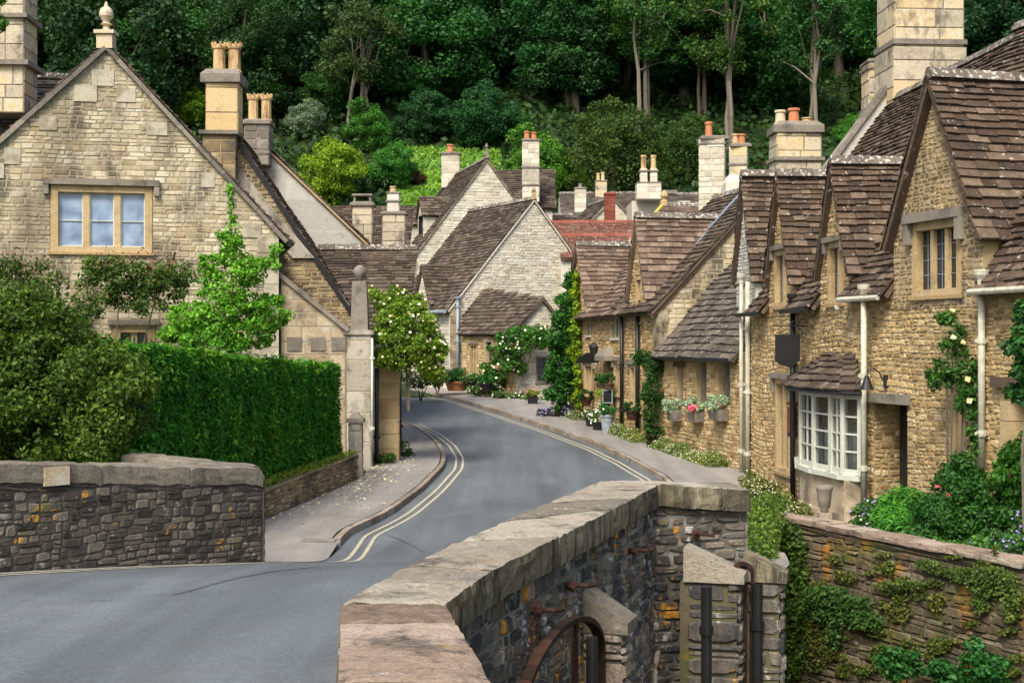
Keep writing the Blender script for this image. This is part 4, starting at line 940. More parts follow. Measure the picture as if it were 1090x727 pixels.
# ---------------------------------------------------------------- B: second gable with the warm coloured stack
B2 = thing('stone_house','tall stone house with a warm yellow stack, right behind the old house','house',(*pt(300,38),0))
pl2 = PL(pt(215,37.0),pt(375,37.3))
a = pl2.uv(246,140); r_ = pl2.uv(374,333)
gable_block(B2,pl2,a[0]-(r_[0]-a[0]),r_[0],r_[1],r_[1],a[0],a[1],6,('gold_old','gold_m'),dict(rh=(.07,.14),bw=(.15,.45),prot=.02),(),.0,'slate',over=.14,vsz=(.06,.14),vergem='black',roofside=(1,1))
m = MB(); p_,q_ = pl2.uv(222,152),pl2.uv(330,282)   # pale flaunching over the gable
g1 = [(214,165),(222,147),(262,188),(245,200)]; g2_ = [(245,200),(262,188),(335,275),(312,275)]
for gg_ in (g1,g2_): uvs = [pl2.uv(*q) for q in gg_]; m.hexa([pl2.P(u,z,-.02) for u,z in uvs],[pl2.P(u,z,.1) for u,z in uvs])
m.build('pale_flaunching',M['post'],B2)
chimney(B2,218,252,88,142,36.6,.06,'yellow',(),((229.5,42,8,'buffpot',True),(246,42,8,'buffpot',True)),.9,cap=(.1,.36),capm='greystone',rh=(.5,.7),bw=(.9,1.2))
chimney(B2,215,249,142,205,36.58,.06,'gold_old',((141,.09,.1),),(),.96,rh=(.2,.4),bw=(.3,.7),core='gold_m')
# ---------------------------------------------------------------- C: rendered gable
B3 = thing('rendered_house','house with a plain grey rendered gable and a grey stack','house',(*pt(330,43),0))
pl3 = PL(pt(250,43),pt(400,43.4))
a = pl3.uv(284,160); r_ = pl3.uv(396,266)
gable_block(B3,pl3,a[0]-(r_[0]-a[0]),r_[0],r_[1],r_[1],a[0],a[1],5,('render','render'),dict(rh=(.6,1),bw=(1.5,3),prot=.004,gap=0,jit=0,wav=0),(),.0,'slate_grey',over=.12,vsz=(.12,.06),vergem='ochre')
chimney(B3,260,286,132,176,42.6,0,'greystone',((162,.02,.08),),((267,98,6.5,'buffpot',True),(281,98,6.5,'buffpot',True)),.8,cap=(.06,.16),capm='greystone',rh=(.2,.3),bw=(.3,.5))
# ---------------------------------------------------------------- D: low cottage by the bend
B4 = thing('cottage','low cottage with a brown slate roof at the bend, behind the climbing rose','cottage',(*pt(400,38),0))
zr,ze = zz(264,41),zz(352,37.2)
E0,E1 = pt(300,37.2),pt(434,37.2); 
slope(B4,[(E0[0],E0[1],ze),(E1[0],E1[1],ze),(pt(434,37.2)[0]+.0,41,zr),(E0[0],41,zr)],'slate',gauge=.2,tw=(.2,.42),sag=.09)
m = MB(); ridge(m,(E0[0],41,zr+.02),(E1[0],41,zr+.02),.17); m.build('ridge_tiles',M['ridge'],B4)
m = MB(); x0,x1 = pt(384,37.5)[0],-3.7; q = PL((x0,37.5),(x1,37.5)); wallpanel(m,q,[(0,-.1),(q.len,-.1),(q.len,ze),(0,ze)],(),.3,dict(rh=(.1,.2),bw=(.2,.5)))
m.cur = 1; m.hexa([(x0,37.8,-.1),(x1-.02,37.8,-.1),(x1-.02,41.5,-.1),(x0,41.5,-.1)],[(x0,37.8,ze),(x1-.02,37.8,ze),(x1-.02,41.5,ze),(x0,41.5,ze)])
m.build('wall',[M['cream'],M['cream_m']],B4)
# free standing stone pier under the rose, and the drain pipes beside it
pr_ = thing('stone_pier','square warm stone pier at the pavement edge below the climbing rose','pier',(*pt(412,35),0))
m = MB(); X,Y = pt(413,35.3); blockbox(m,(X,Y+.25,-.1),(.52,.5,zz(388,35.3)+.1),.05,(.3,.5),(.5,.8)); m.build('pillar',[M['ochre'],M['gold_m']],pr_)
m = MB(); m.box((X-.1,Y+.2,zz(385,35.3)),(.95,.8,.1)); m.build('slab',M['black'],pr_)
downpipe('drainpipe','black drainpipe between the finial post and the stone pier',401,392,489,34.6,'black',.05,False)
downpipe('drainpipe','thin black drainpipe on the road side of the stone pier',426,395,476,36.6,'black',.04,False)
# ---------------------------------------------------------------- E: low lean-to wing with coping and finial post
B5 = thing('garden_wing','low stone wing with a sloping coping between the old house and the finial post','house wing',(*pt(340,34),0))
pl5 = PL(pt(297,33.6),pt(370,34.1)); a0 = pl5.uv(299,293); a1 = pl5.uv(368,353)
m = MB(); wallpanel(m,pl5,[(a0[0],.0),(a1[0],.0),(a1[0],a1[1]),(a0[0],a0[1])],(),.3,dict(rh=(.28,.4),bw=(.35,.8),prot=.008,gap=.01,jit=.004,wav=.01)); m.build('wall',[M['buff'],M['cream_m']],B5)
m = MB(); verge(m,pl5.P(a0[0]-.1,a0[1]+.05,-.12),pl5.P(a1[0]+.05,a1[1]+.03,-.12),.42,.1,.8); m.build('sloping_coping',M['greystone'],B5)
for px in (313,338,360): m = MB(); u,z = pl5.uv(px,366); pbox(m,pl5,u-.17,u+.17,z-.16,z+.16,-.05,.035); m.build('dark_block',M['greystone'],B5)
fp = thing('finial_post','pale stone post with a grey pedestal and ball on top at the pavement edge','gate post',(*pt(382,34),0))
X,Y = pt(382,34.1); m = MB(); blockbox(m,(X,Y+.25,-.1),(.6,.5,zz(356,34.1)+.1),0,(.4,.8),(.6,.8),.006); m.build('shaft',[M['post'],M['cream_m']],fp)
m = MB(); zs = zz(356,34.1); m.box((X,Y+.25,zs+.05),(.72,.62,.11)); m.build('cap_slab',M['post'],fp)
m = MB(); m.hexa([(X-.21,Y+.05,zs+.1),(X+.21,Y+.05,zs+.1),(X+.21,Y+.45,zs+.1),(X-.21,Y+.45,zs+.1)],[(X-.17,Y+.09,zz(299,34.1)),(X+.17,Y+.09,zz(299,34.1)),(X+.17,Y+.41,zz(299,34.1)),(X-.17,Y+.41,zz(299,34.1))]); m.build('pedestal',M['greystone'],fp)
m = MB(); zt2 = zz(299,34.1); m.lathe((X,Y+.25,zt2),[(.06,0),(.05,.05),(.14,.12),(.165,.22),(.14,.32),(.06,.38),(0.01,.39)],12); m.build('ball',M['greystone'],fp,True)
lp = thing('low_pier','short stone pier with a pyramid cap in front of the finial post','pier',(*pt(378,32.2),0))
X,Y = pt(378,32.3); m = MB(); blockbox(m,(X,Y+.16,-.2),(.3,.32,zz(450,32.3)+.2),0,(.3,.5),(.5,.6)); m.build('shaft',[M['post'],M['cream_m']],lp)
m = MB(); zq = zz(450,32.3); m.box((X,Y+.16,zq+.05),(.38,.4,.1)); m.hexa([(X-.15,Y,zq+.1),(X+.15,Y,zq+.1),(X+.15,Y+.32,zq+.1),(X-.15,Y+.32,zq+.1)],[(X-.05,Y+.1,zq+.24),(X+.05,Y+.1,zq+.24),(X+.05,Y+.22,zq+.24),(X-.05,Y+.22,zq+.24)]); m.build('cap',M['greystone'],lp)
downpipe('drainpipe','white drainpipe down the corner of the pale finial post',396,360,480,34.0,'white',.03,False)
# ---------------------------------------------------------------- F: back house between the gables (roof and two stacks)
B6 = thing('stone_house','dark slate roof with two pale stacks, right of the rendered gable','house',(*pt(395,50),.4))
slope(B6,[(*pt(330,48),zz(300,48)),(*pt(432,48),zz(300,48)),(pt(432,48)[0],52,zz(219,52)),(pt(330,48)[0],52,zz(219,52))],'slate',gauge=.18)
m = MB(); x0,x1 = pt(332,48)[0],-5.2; m.hexa([(x0,48.2,.3),(x1,48.2,.3),(x1,55,.3),(x0,55,.3)],[(x0,48.2,zz(300,48)-.1),(x1,48.2,zz(300,48)-.1),(x1,55,zz(300,48)-.1),(x0,55,zz(300,48)-.1)]); m.build('wall',M['pale_m'],B6)
chimney(B6,375,396,219,262,47,0,'ashlar',(),(),.6,cap=(.08,.14),zb=zz(300,48))
m = MB(); X,Y = pt(385.5,47); z = zz(215,47)
for s in (-1,1): m.box((X+s*.26,Y+.3,z+.1),(.07,.5,.24))
m.box((X,Y+.3,z+.24),(.66,.6,.06)); m.build('chimney_hood',M['greystone'],B6)
chimney(B6,407,431,228,262,46,0,'ashlar',(),(),.6,cap=(.06,.1),zb=zz(300,48)); chimney(B6,412,425,206,226,46.1,0,'lime',((214,.04,.06),),((418,198,4,'buffpot',False),),.35,cap=(.03,.06))
# ---------------------------------------------------------------- G: dormered house (big pale gable in the centre)
C1 = thing('stone_house','tall pale gabled house in the centre with two slate dormers on its left slope','house',(*pt(500,74),.9))
A = Vector((*pt(518,73),0)); u_ = Vector((.97,.25,0)).normalized(); pc = PL((A.x-u_.x*6,A.y-u_.y*6),(A.x+u_.x*6,A.y+u_.y*6))
ua,za = pc.uv(518,171); uL,zL = pc.uv(437,279); uR = ua+(ua-uL); 
gable_block(C1,pc,uL,uR,zL,zL,ua,za,9.5,('pale','pale_m'),dict(rh=(.11,.2),bw=(.2,.55),prot=.02,gap=.02,wav=.03),(),.6,'slate',over=.22,gauge=.24,tw=(.3,.6),vsz=(.1,.07))
m = MB(); quoins(m,pc,uL,.8,zL,1,(.25,.45),(.25,.35)); m.build('corner_stones',M['buff'],C1)
m = MB(); c = pc.P(ua,za+.15); m.box((c.x,c.y,za+.25),(.22,.22,.3)); m.lathe((c.x,c.y,za+.4),[(.07,0),(.05,.2),(.1,.3),(.03,.45),(.01,.5)],8); m.build('finial',M['greystone'],C1)
bk = -pc.n
def dormer(parent, cpt, face_dir, w, zb, ze, za, L, wallm=('pale','pale_m'), roofm='slate', gauge=.2, win=None, over=.12):
    """free dormer: cpt plan point of the face centre, face_dir outward; ridge runs back by L"""
    n = Vector((face_dir[0],face_dir[1],0)).normalized(); u = Vector((n.y,-n.x,0)); c = Vector((cpt[0],cpt[1],0))
    q = PL((c-u*w/2)[:2],(c+u*w/2)[:2]); q.n = n
    m = MB(); hole = [(w*.18,w*.82,zb+.1,ze-.02)]
    wallpanel(m,q,[(0,zb),(w,zb),(w,ze),(w/2,za),(0,ze)],hole,.2,dict(rh=(.1,.18),bw=(.12,.3)))
    m.cur = 1; m.hexa([q.P(0.01,zb-.5,-.2),q.P(w-.01,zb-.5,-.2),q.P(w-.01,zb-.5,-L),q.P(.01,zb-.5,-L)],[q.P(.01,ze,-.2),q.P(w-.01,ze,-.2),q.P(w-.01,ze,-L),q.P(.01,ze,-L)])
    m.build('dormer_wall',[M[wallm[0]],M[wallm[1]]],parent)
    mull_window(parent,q,*hole[0],2,.05,.05,.1,'black','glass_grey',None,False,False)
    s = (za-ze)/(w/2)
    for e in (-1,1):
        ue = w/2+e*(w/2+over); slope(parent,[q.P(ue,ze-over*s+.06,.12),q.P(ue,ze-over*s+.06,-L),q.P(w/2,za+.06,-L),q.P(w/2,za+.06,.12)],roofm,'dormer_roof',gauge=gauge,tw=(.2,.4))
nl = -pc.u
for (px,d) in ((448,2.4),(434.5,5.2)):
    bu = min(((abs(545+pc.P(uL+k*.05,0,-d).x/pc.P(uL+k*.05,0,-d).y*F-px),uL+k*.05) for k in range(80)))[1]
    base = pc.P(bu,0,-d); zs_ = zL+(bu-uL)*(za-zL)/(ua-uL)
    dormer(C1,(base.x,base.y),(nl.x,nl.y),1.7,zs_-.05,zs_+1.25,zs_+2.2,2.4,gauge=.22)
chimney(C1,470,489,164,200,80,0,'pale',(),((479,153,4.2,'terra',False),),.9,cap=(.08,.12),bw=(.3,.6),rh=(.2,.3),core='pale_m')
# right wing with tall banded stack
slope(C1,[(*pt(520,75),zz(222,75)),(*pt(592,75),zz(222,75)),(pt(592,75)[0],78.5,zz(181,78.5)),(pt(520,75)[0],78.5,zz(181,78.5))],'slate',gauge=.24,tw=(.3,.6))
m = MB(); x0,x1 = pt(522,75)[0],pt(588,75)[0]; m.hexa([(x0,75.2,.8),(x1,75.2,.8),(x1,81,.8),(x0,81,.8)],[(x0,75.2,zz(224,75)),(x1,75.2,zz(224,75)),(x1,81,zz(224,75)),(x0,81,zz(224,75))]); m.build('wall',M['pale_m'],C1)
chimney(C1,556,574,150,215,74.6,0,'pale',((178,.06,.1),(197,.05,.08)),((561,139,3.5,'terra',False),(568.5,140,3.5,'terra',False)),.8,cap=(.07,.12),rh=(.2,.3),bw=(.3,.5),core='pale_m')
m = MB(); c = P3(569,212,74); 
# ---------------------------------------------------------------- H: the pale rubble gable in front
C2 = thing('stone_house','pale rubble gable house in the centre with a white verge line, turned toward the street','house',(*pt(560,62),.9))
A = Vector((.975,63.9,0)); u_ = Vector((.89,.45,0)).normalized(); ph = PL((A.x-u_.x*6,A.y-u_.y*6),(A.x+u_.x*6,A.y+u_.y*6))
ua,za = ph.uv(568,214); uL,zL = ph.uv(479,329); uR = ua+(ua-uL)
st = dict(rh=(.09,.17),bw=(.16,.45),prot=.02,gap=.016,wav=.03)
gable_block(C2,ph,uL,uR,zL,zL,ua,za,6.8,('pale','pale_m'),st,(),.5,'slate',over=.2,gauge=.2,tw=(.24,.5),vsz=(.08,.06),vergem='lime')
m = MB(); quoins(m,ph,uL,.8,zL,1,(.25,.45),(.25,.35)); m.build('corner_stones',M['buff'],C2)
m = MB(); c = ph.P(ua,za+.1); m.box((c.x,c.y,za+.22),(.2,.2,.3)); m.lathe((c.x,c.y,za+.37),[(.06,0),(.1,.1),(.03,.25),(.01,.3)],8); m.build('finial',M['ochre'],C2)
c0 = ph.P(uL,0,0); c1 = ph.P(uL,0,-6.8); psd = PL((c0.x,c0.y),(c1.x,c1.y)); psd.n = -ph.u
m = MB(); stones(m,psd,[(0,.5),(psd.len,.5),(psd.len,zL-.1),(0,zL-.1)],(),**st); m.build('side_wall',[M['pale'],M['pale_m']],C2)
# wall dormer on the side
q0 = psd.P(2.0,0,.08); q1 = psd.P(3.5,0,.08); qd = PL((q0.x,q0.y),(q1.x,q1.y)); qd.n = -ph.u
m = MB(); hole = [(.5,1.0,zL-.9,zL+.35)]; wallpanel(m,qd,[(0,zL-1.2),(1.5,zL-1.2),(1.5,zL+.5),(.75,zL+2.0),(0,zL+.5)],hole,.2,dict(rh=(.1,.18),bw=(.15,.35)))
m.cur = 1; m.hexa([qd.P(.02,zL-1,-.2),qd.P(1.48,zL-1,-.2),qd.P(1.48,zL-1,-1.6),qd.P(.02,zL-1,-1.6)],[qd.P(.02,zL+.5,-.2),qd.P(1.48,zL+.5,-.2),qd.P(1.48,zL+.5,-1.6),qd.P(.02,zL+.5,-1.6)]); m.build('dormer_wall',[M['pale'],M['pale_m']],C2)
mull_window(C2,qd,*hole[0],2,.06,.05,.1,'wood','glass_grey',None,False,False)
for e in (-1,1): ue = .75+e*.9; slope(C2,[qd.P(ue,zL+.27,.12),qd.P(ue,zL+.27,-2.0),qd.P(.75,zL+2.08,-2.0),qd.P(.75,zL+2.08,.12)],'slate','dormer_roof',gauge=.2)
m = MB(); m.tube([psd.P(-.1,zL-.12,.3),psd.P(6.7,zL-.12,.3)],.08,8); m.build('gutter',M['pipegrey'],C2)
downpipe('drainpipe','blue grey drainpipe on the front corner of the pale gable house',486,320,409,0,'pipegrey',.07,True,pl=ph,off=.12)
downpipe('drainpipe','black drainpipe between the pale gable house and its lean-to',494,350,408,0,'black',.06,False,pl=ph,off=.12)
# lean-to
C3 = thing('lean_to_cottage','small low cottage against the pale gable, golden mullioned window and white roses','cottage',(*pt(545,59),.6))
K = pt(548,57.2); Rr = pt(605,58.0); Lf = pt(492,61.2)
pf = PL(Lf,K); pg = PL(K,Rr); ze = 3.32; z0 = .5; zap = zz(319,57.8)
def rect(pl,a,b,c,d): p = pl.uv(a,d); q = pl.uv(c,b); return (p[0],q[0],p[1],q[1])
h1 = rect(pf,500,366,509,404); h2 = rect(pf,516,364,524.5,404); h3 = rect(pf,529,366,535,402); h4 = rect(pg,570.5,379,582.5,407)
m = MB(); wallpanel(m,pf,[(0,z0),(pf.len,z0),(pf.len,ze),(0,ze)],[h1,h2,h3],.25,st); m.build('front_wall',[M['gold'],M['gold_m']],C3)
m = MB(); wallpanel(m,pg,[(0,z0),(pg.len,z0),(pg.len,ze),(pg.len/2,zap),(0,ze)],[h4],.25,st)
m.cur = 1; b0 = [pf.P(.1,z0,-.26),pf.P(pf.len-.3,z0,-.26),pg.P(pg.len,z0,-.3),Vector((pg.P(pg.len,z0).x,62.5,z0)),Vector((pf.P(0,0).x+1,63.5,z0))]
m.poly([Vector((p.x,p.y,ze)) for p in b0])
for a,b in zip(b0,b0[1:]+b0[:1]): m.quad(a,b,Vector((b.x,b.y,ze)),Vector((a.x,a.y,ze)))
m.build('gable_wall',[M['pale'],M['pale_m']],C3)
mull_window(C3,pf,*h1,3,.08,.07,.12,'ochre','glass',(.08,.1,.08,0)); mull_window(C3,pf,*h3,2,.08,.07,.12,'ochre','glass')
m = MB(); pbox(m,pf,h2[0],h2[0]+.1,h2[2],h2[3],-.2,.02); pbox(m,pf,h2[1]-.1,h2[1],h2[2],h2[3],-.2,.02); pbox(m,pf,h2[0]-.1,h2[1]+.1,h2[3],h2[3]+.15,-.2,.03); d = m.build('door_frame',M['buff'],C3)
m = MB(); pbox(m,pf,h2[0]+.1,h2[1]-.1,h2[2],h2[3],-.2,-.16); m.build('door',M['wood'],C3)
mull_window(C3,pg,*h4,1,.07,.05,.1,'greystone','glass_grey',None,True,True)
mid = pg.P(pg.len/2,zap,.12); bkd = -pg.n
zre = zap+.08; rid0 = pg.P(pg.len/2,zre,.12); rid1 = P3(521,321,64.3); rid1.z = zre
slope(C3,[pf.P(-.1,ze-.02,.18),pf.P(pf.len+.15,ze-.02,.18),rid0,Vector((rid1.x,rid1.y,zre))],'slate',gauge=.2,tw=(.22,.45),sag=.02)
slope(C3,[pg.P(pg.len+.15,ze-.05,.12),pg.P(pg.len+.15,ze-.05,-5.5),pg.P(pg.len/2,zre,-5.5),rid0],'slate',gauge=.2)
m = MB(); verge(m,pg.P(-.15,ze-.02,.1),mid,.08,.1); verge(m,pg.P(pg.len+.15,ze-.02,.1),mid,.08,.1); m.build('verge',M['wood'],C3)
# ================================================================ RIGHT ROW
ML = PL((1.95,48.5),(5.34,33.4)); IN = -ML.n
def facade_house(parent, pl, u0, u1, ze, wallm, st, holes=(), z0=-.6, D=5.5, rise=3.3, run=3.0, roofm='slate', gauge=.18, tw=(.18,.4), over=.25, sag=.07, ends=(0,0), endm=('cream','cream_m'), lo=0, hi=0, ridgeon=True, hd=.3, roof=True, vm='wood'):
    m = MB(); wallpanel(m,pl,[(u0,z0),(u1,z0),(u1,ze),(u0,ze)],holes,.3,st,holedepth=hd)
    m.cur = 1; i = .02; hi_ = max(.3,hd)
    m.hexa([pl.P(u0+i,z0,-hi_),pl.P(u1-i,z0,-hi_),pl.P(u1-i,z0,-D),pl.P(u0+i,z0,-D)],[pl.P(u0+i,ze,-hi_),pl.P(u1-i,ze,-hi_),pl.P(u1-i,ze,-D),pl.P(u0+i,ze,-D)])
    w = m.build('wall',[M[wallm[0]],M[wallm[1]]],parent); s = rise/run
    if roof:
        slope(parent,[pl.P(u0-lo,ze-over*s+.08,over),pl.P(u1+hi,ze-over*s+.08,over),pl.P(u1+hi,ze+rise+.08,-run),pl.P(u0-lo,ze+rise+.08,-run)],roofm,gauge=gauge,tw=tw,sag=sag)
        slope(parent,[pl.P(u0-lo,ze,-run*2),pl.P(u1+hi,ze,-run*2),pl.P(u1+hi,ze+rise+.08,-run),pl.P(u0-lo,ze+rise+.08,-run)],roofm,gauge=.5,tw=(.5,1))
        if ridgeon: k = MB(); ridge(k,pl.P(u0-lo,ze+rise+.1,-run),pl.P(u1+hi,ze+rise+.1,-run)); k.build('ridge_tiles',M['ridge'],parent)
    for e,u in ((0,u0),(1,u1)):
        if not ends[e]: continue
        a,b = pl.P(u,0,0),pl.P(u,0,-2*run); q = PL((a.x,a.y),(b.x,b.y)); q.n = pl.u*(1 if e else -1)
        k = MB(); wallpanel(k,q,[(0,z0),(2*run,z0),(2*run,ze),(run,ze+rise),(0,ze)],(),.3,dict(rh=(.1,.17),bw=(.18,.45),prot=.015)); k.build('gable_wall',[M[endm[0]],M[endm[1]]],parent)
        k = MB(); kb = lambda uu,z: q.P(uu,z,.06); k.bar(kb(-over,ze-over*s-.02),kb(run,ze+rise-.02),.05,.2); k.build('bargeboard',M[vm],parent)
    return w
def wall_dormer(parent, pl, uc, hw, zeave, zde, za, L, s_main, wallm=('gold','gold_m'), roofm='slate_red', gauge=.16, tw=(.2,.36), win=None, st=None, over=.12, z_open=None, nf=.02, uoff=0):
    """gable rising in the facade plane; ridge runs inward to meet the main slope"""
    uL,uR = uc-hw,uc+hw; holes = [win] if win else []
    m = MB(); z0 = zeave-.02 if not win else min(zeave-.02,win[2]-.2)
    k = nf
    q = PL((pl.P(uL,0,k).x,pl.P(uL,0,k).y),(pl.P(uR,0,k).x,pl.P(uR,0,k).y)); q.n = pl.n
    hh = [(h[0]-uL,h[1]-uL,h[2],h[3]) for h in holes]
    wallpanel(m,q,[(0,z0),(2*hw,z0),(2*hw,zde),(hw,za),(0,zde)],hh,.25,st or dict(rh=(.07,.14),bw=(.12,.3),prot=.02,oct_=True,wav=.03))
    l2 = (zde-zeave)/s_main+.35; m.cur = 1
    m.hexa([q.P(.01,z0,-.25),q.P(2*hw-.01,z0,-.25),q.P(2*hw-.01,z0,-l2),q.P(.01,z0,-l2)],[q.P(.01,zde,-.25),q.P(2*hw-.01,zde,-.25),q.P(2*hw-.01,zde,-l2),q.P(.01,zde,-l2)])
    a = q.P(hw,za-.05,-.25); b = q.P(hw,za-.05,-L); m.poly([q.P(.01,zde,-.25),q.P(2*hw-.01,zde,-.25),a]); 
    m.build('dormer_wall',[M[wallm[0]],M[wallm[1]]],parent)
    s = (za-zde)/hw; f = over
    for e in (-1,1):
        ue = hw+e*(hw+over*.8); zz_ = zde-over*.8*s+.05; lb = max(.2,(zz_-zeave)/s_main+.25)
        slope(parent,[q.P(ue,zz_,f),q.P(ue,zz_,-lb),q.P(hw,za+.06,-L),q.P(hw,za+.06,f)],roofm,'dormer_roof',gauge=gauge,tw=tw,sag=.05)
    k2 = MB(); ridge(k2,q.P(hw,za+.08,f),q.P(hw,za+.08,-L),.15,.38); k2.build('dormer_ridge',M['ridge'],parent)
    v = MB()
    for e in (-1,1): verge(v,q.P(hw+e*(hw+over*.6),zde-over*.6*s-.03,.06),q.P(hw,za-.03,.06),.1,.07,.35)
    v.build('dormer_verge',M['greystone'],parent)
    return q
# ---- vine cottage
gst = dict(rh=(.07,.14),bw=(.12,.34),prot=.016,gap=.014,wav=.05,oct_=True)
V = thing('golden_cottage','golden cottage at the far end of the right row, vine on its corner','cottage',(*pt(640,44.5),0))
uV0,uV1 = 0.0,ML.U(664.5); zeV = 3.93
hv1 = rect(ML,651.5,337,658,360); hv2 = rect(ML,625,341,629,357); hv3 = rect(ML,622,386,632,420); hv4 = rect(ML,646,384,652.5,438); hv5 = rect(ML,654,384,660,420)
facade_house(V,ML,uV0,uV1,zeV,('gold','gold_m'),gst,[hv1,hv2,hv3,hv4,hv5],rise=2.5,run=2.6,D=5,roofm='slate_lt',gauge=.19,ends=(1,0),endm=('gold','gold_m'))
mull_window(V,ML,*hv1,1,.05,.05,.12,'white','glass_grey',None,True,True,ff=-.08); mull_window(V,ML,*hv2,1,.05,.05,.12,'white','glass_grey',None,True,True,ff=-.08)
mull_window(V,ML,*hv3,3,.12,.1,.14,'ochre','glass',(.12,.12,.1,.2)); mull_window(V,ML,*hv5,2,.1,.08,.14,'ochre','glass',(.1,.12,.1,.2))
m = MB(); pbox(m,ML,hv4[0],hv4[1],hv4[2],hv4[3],-.28,-.22); m.build('door',M['darkwood'],V)
m = MB(); u,z = ML.uv(649,378); pbox(m,ML,hv4[0]-.2,hv4[1]+.2,hv4[3],hv4[3]+.14,-.1,.35); m.hexa([ML.P(hv4[0]-.2,hv4[3]+.14,0),ML.P(hv4[1]+.2,hv4[3]+.14,0),ML.P(hv4[1]+.2,hv4[3]+.14,.35),ML.P(hv4[0]-.2,hv4[3]+.14,.35)],[ML.P(hv4[0],hv4[3]+.4,0),ML.P(hv4[1],hv4[3]+.4,0),ML.P(hv4[1]-.1,hv4[3]+.38,.2),ML.P(hv4[0]+.1,hv4[3]+.38,.2)]); m.build('door_hood',M['greystone'],V)
wall_dormer(V,ML,1.35,1.3,zeV,zeV+.1,zz(262,47.2),2.9,2.5/2.6,('gold','gold_m'),'slate_lt',.19,(.2,.4))
# ---- middle cottage
D2 = thing('golden_house','taller golden house in the middle of the right row with a blue flashing strip','house',(*pt(685,41),0))
uA,uB = uV1+.01,ML.U(700); zeD = 3.98
hd1 = rect(ML,671,388,678,440); hd2 = rect(ML,674.5,303,679.5,345)
facade_house(D2,ML,uA,uB,zeD,('gold','gold_m'),gst,[hd1],rise=3.35,run=3.2,D=6.2,roofm='slate',gauge=.2,tw=(.2,.42),ends=(0,1),endm=('cream','cream_m'),hi=.12,lo=1.0)
mull_window(D2,ML,*hd1,2,.1,.08,.14,'ochre','glass_grey',(.12,.14,.1,.2),False,True)
wall_dormer(D2,ML,ML.U(680.5),.85,zeD,4.4,6.55,2.55,3.35/3.2,('gold','gold_m'),'slate_lt',.19,(.2,.42),win=(ML.U(680.5)-.3,ML.U(680.5)+.3,3.55,4.85))
q = (ML.U(680.5)-.3,ML.U(680.5)+.3,3.55,4.85); mull_window(D2,ML,*q,2,.08,.06,.1,'ochre','glass',None)
m = MB(); quoins(m,ML,uB,-.3,zeD-.1,-1,(.2,.35),(.25,.35)); 
e_ = PL(ML.P(uB,0)[:2],ML.P(uB,0,-3)[:2]); e_.n = ML.u; quoins(m,e_,0,-.3,zeD-.1,1,(.25,.45),(.25,.35)); m.build('corner_stones',M['cream'],D2)
# lead valley on its roof
m = MB(); s_ = 3.35/3.2; rp = lambda u,r: ML.P(u,zeD+r*s_+.16,-r)
m.bar(rp(ML.U(684)+.0,.9),rp(ML.U(684)+.0,1.9),.16,.03); m.bar(rp(uB-1.5,1.9),rp(uB-1.5,3.1),.16,.03); m.build('lead_flashing',M['lead'],D2)
chimney(D2,747,774,148,250,44.2,-.2,'pale',((153,.03,.06),),((756.5,128,4.5,'terra',False),),.85,cap=(.05,.12),rh=(.14,.22),bw=(.18,.5),core='pale_m')
chimney(D2,779,798,156,205,43,-.2,'ashlar',((175,.03,.05),),((785,141,4.3,'buffpot',False),(792,141,4.3,'terra',False)),.8,cap=(.05,.12),core='pale_m')
m = MB(); X,Y = pt(787,43); z1,z2 = zz(186,43),zz(212,43)
m.hexa([(X-.48,Y-.15,z2-1),(X+.48,Y-.15,z2-1),(X+.48,Y+.9,z2-1),(X-.48,Y+.9,z2-1)],[(X-.42,Y-.1,z1-.25),(X+.42,Y-.1,z1-.25),(X+.42,Y+.85,z1-.25),(X-.42,Y+.85,z1-.25)])
m.hexa([(X-.42,Y-.1,z1-.25),(X+.42,Y-.1,z1-.25),(X+.42,Y+.85,z1-.25),(X-.42,Y+.85,z1-.25)],[(X-.3,Y,z1),(X+.3,Y,z1),(X+.3,Y+.75,z1),(X-.3,Y+.75,z1)]); m.build('chimney_base',M['lime'],D2)
# ---- back roof between them with the yellow lichened verge
D4 = thing('back_cottage','light brown slate roof with a stone ball at its peak, behind the right row','cottage',(*pt(715,50),0))
a,b,c,d = P3(655,276,48.5),P3(770,276,48.5),P3(752,224,51.5),P3(707,218,51.5); b.z=a.z; c.z = d.z
slope(D4,[a,b,c,d],'slate_lt',gauge=.2,tw=(.22,.42)); m = MB(); ridge(m,d,c+Vector((1,0,0)),.16); m.build('ridge_tiles',M['ridge'],D4)
M['lich'] = stone_mat('yellow_lichened_stone',[(.4,.3,.06),(.5,.4,.1),(.3,.28,.2)]); m = MB(); verge(m,a,d,.14,.14,.4); m.build('verge',M['lich'],D4)
m = MB(); m.hexa([(a.x,48.7,0),(b.x,48.7,0),(b.x,54,0),(a.x,54,0)],[(a.x,48.7,a.z-.1),(b.x,48.7,a.z-.1),(b.x,54,a.z-.1),(a.x,54,a.z-.1)]); m.build('wall',M['pale_m'],D4)
m = MB(); m.lathe(d,[(.16,-.1),(.14,.12),(.08,.18),(.15,.3),(.12,.42),(.02,.52)],8); m.build('ball_finial',M['ochre'],D4)
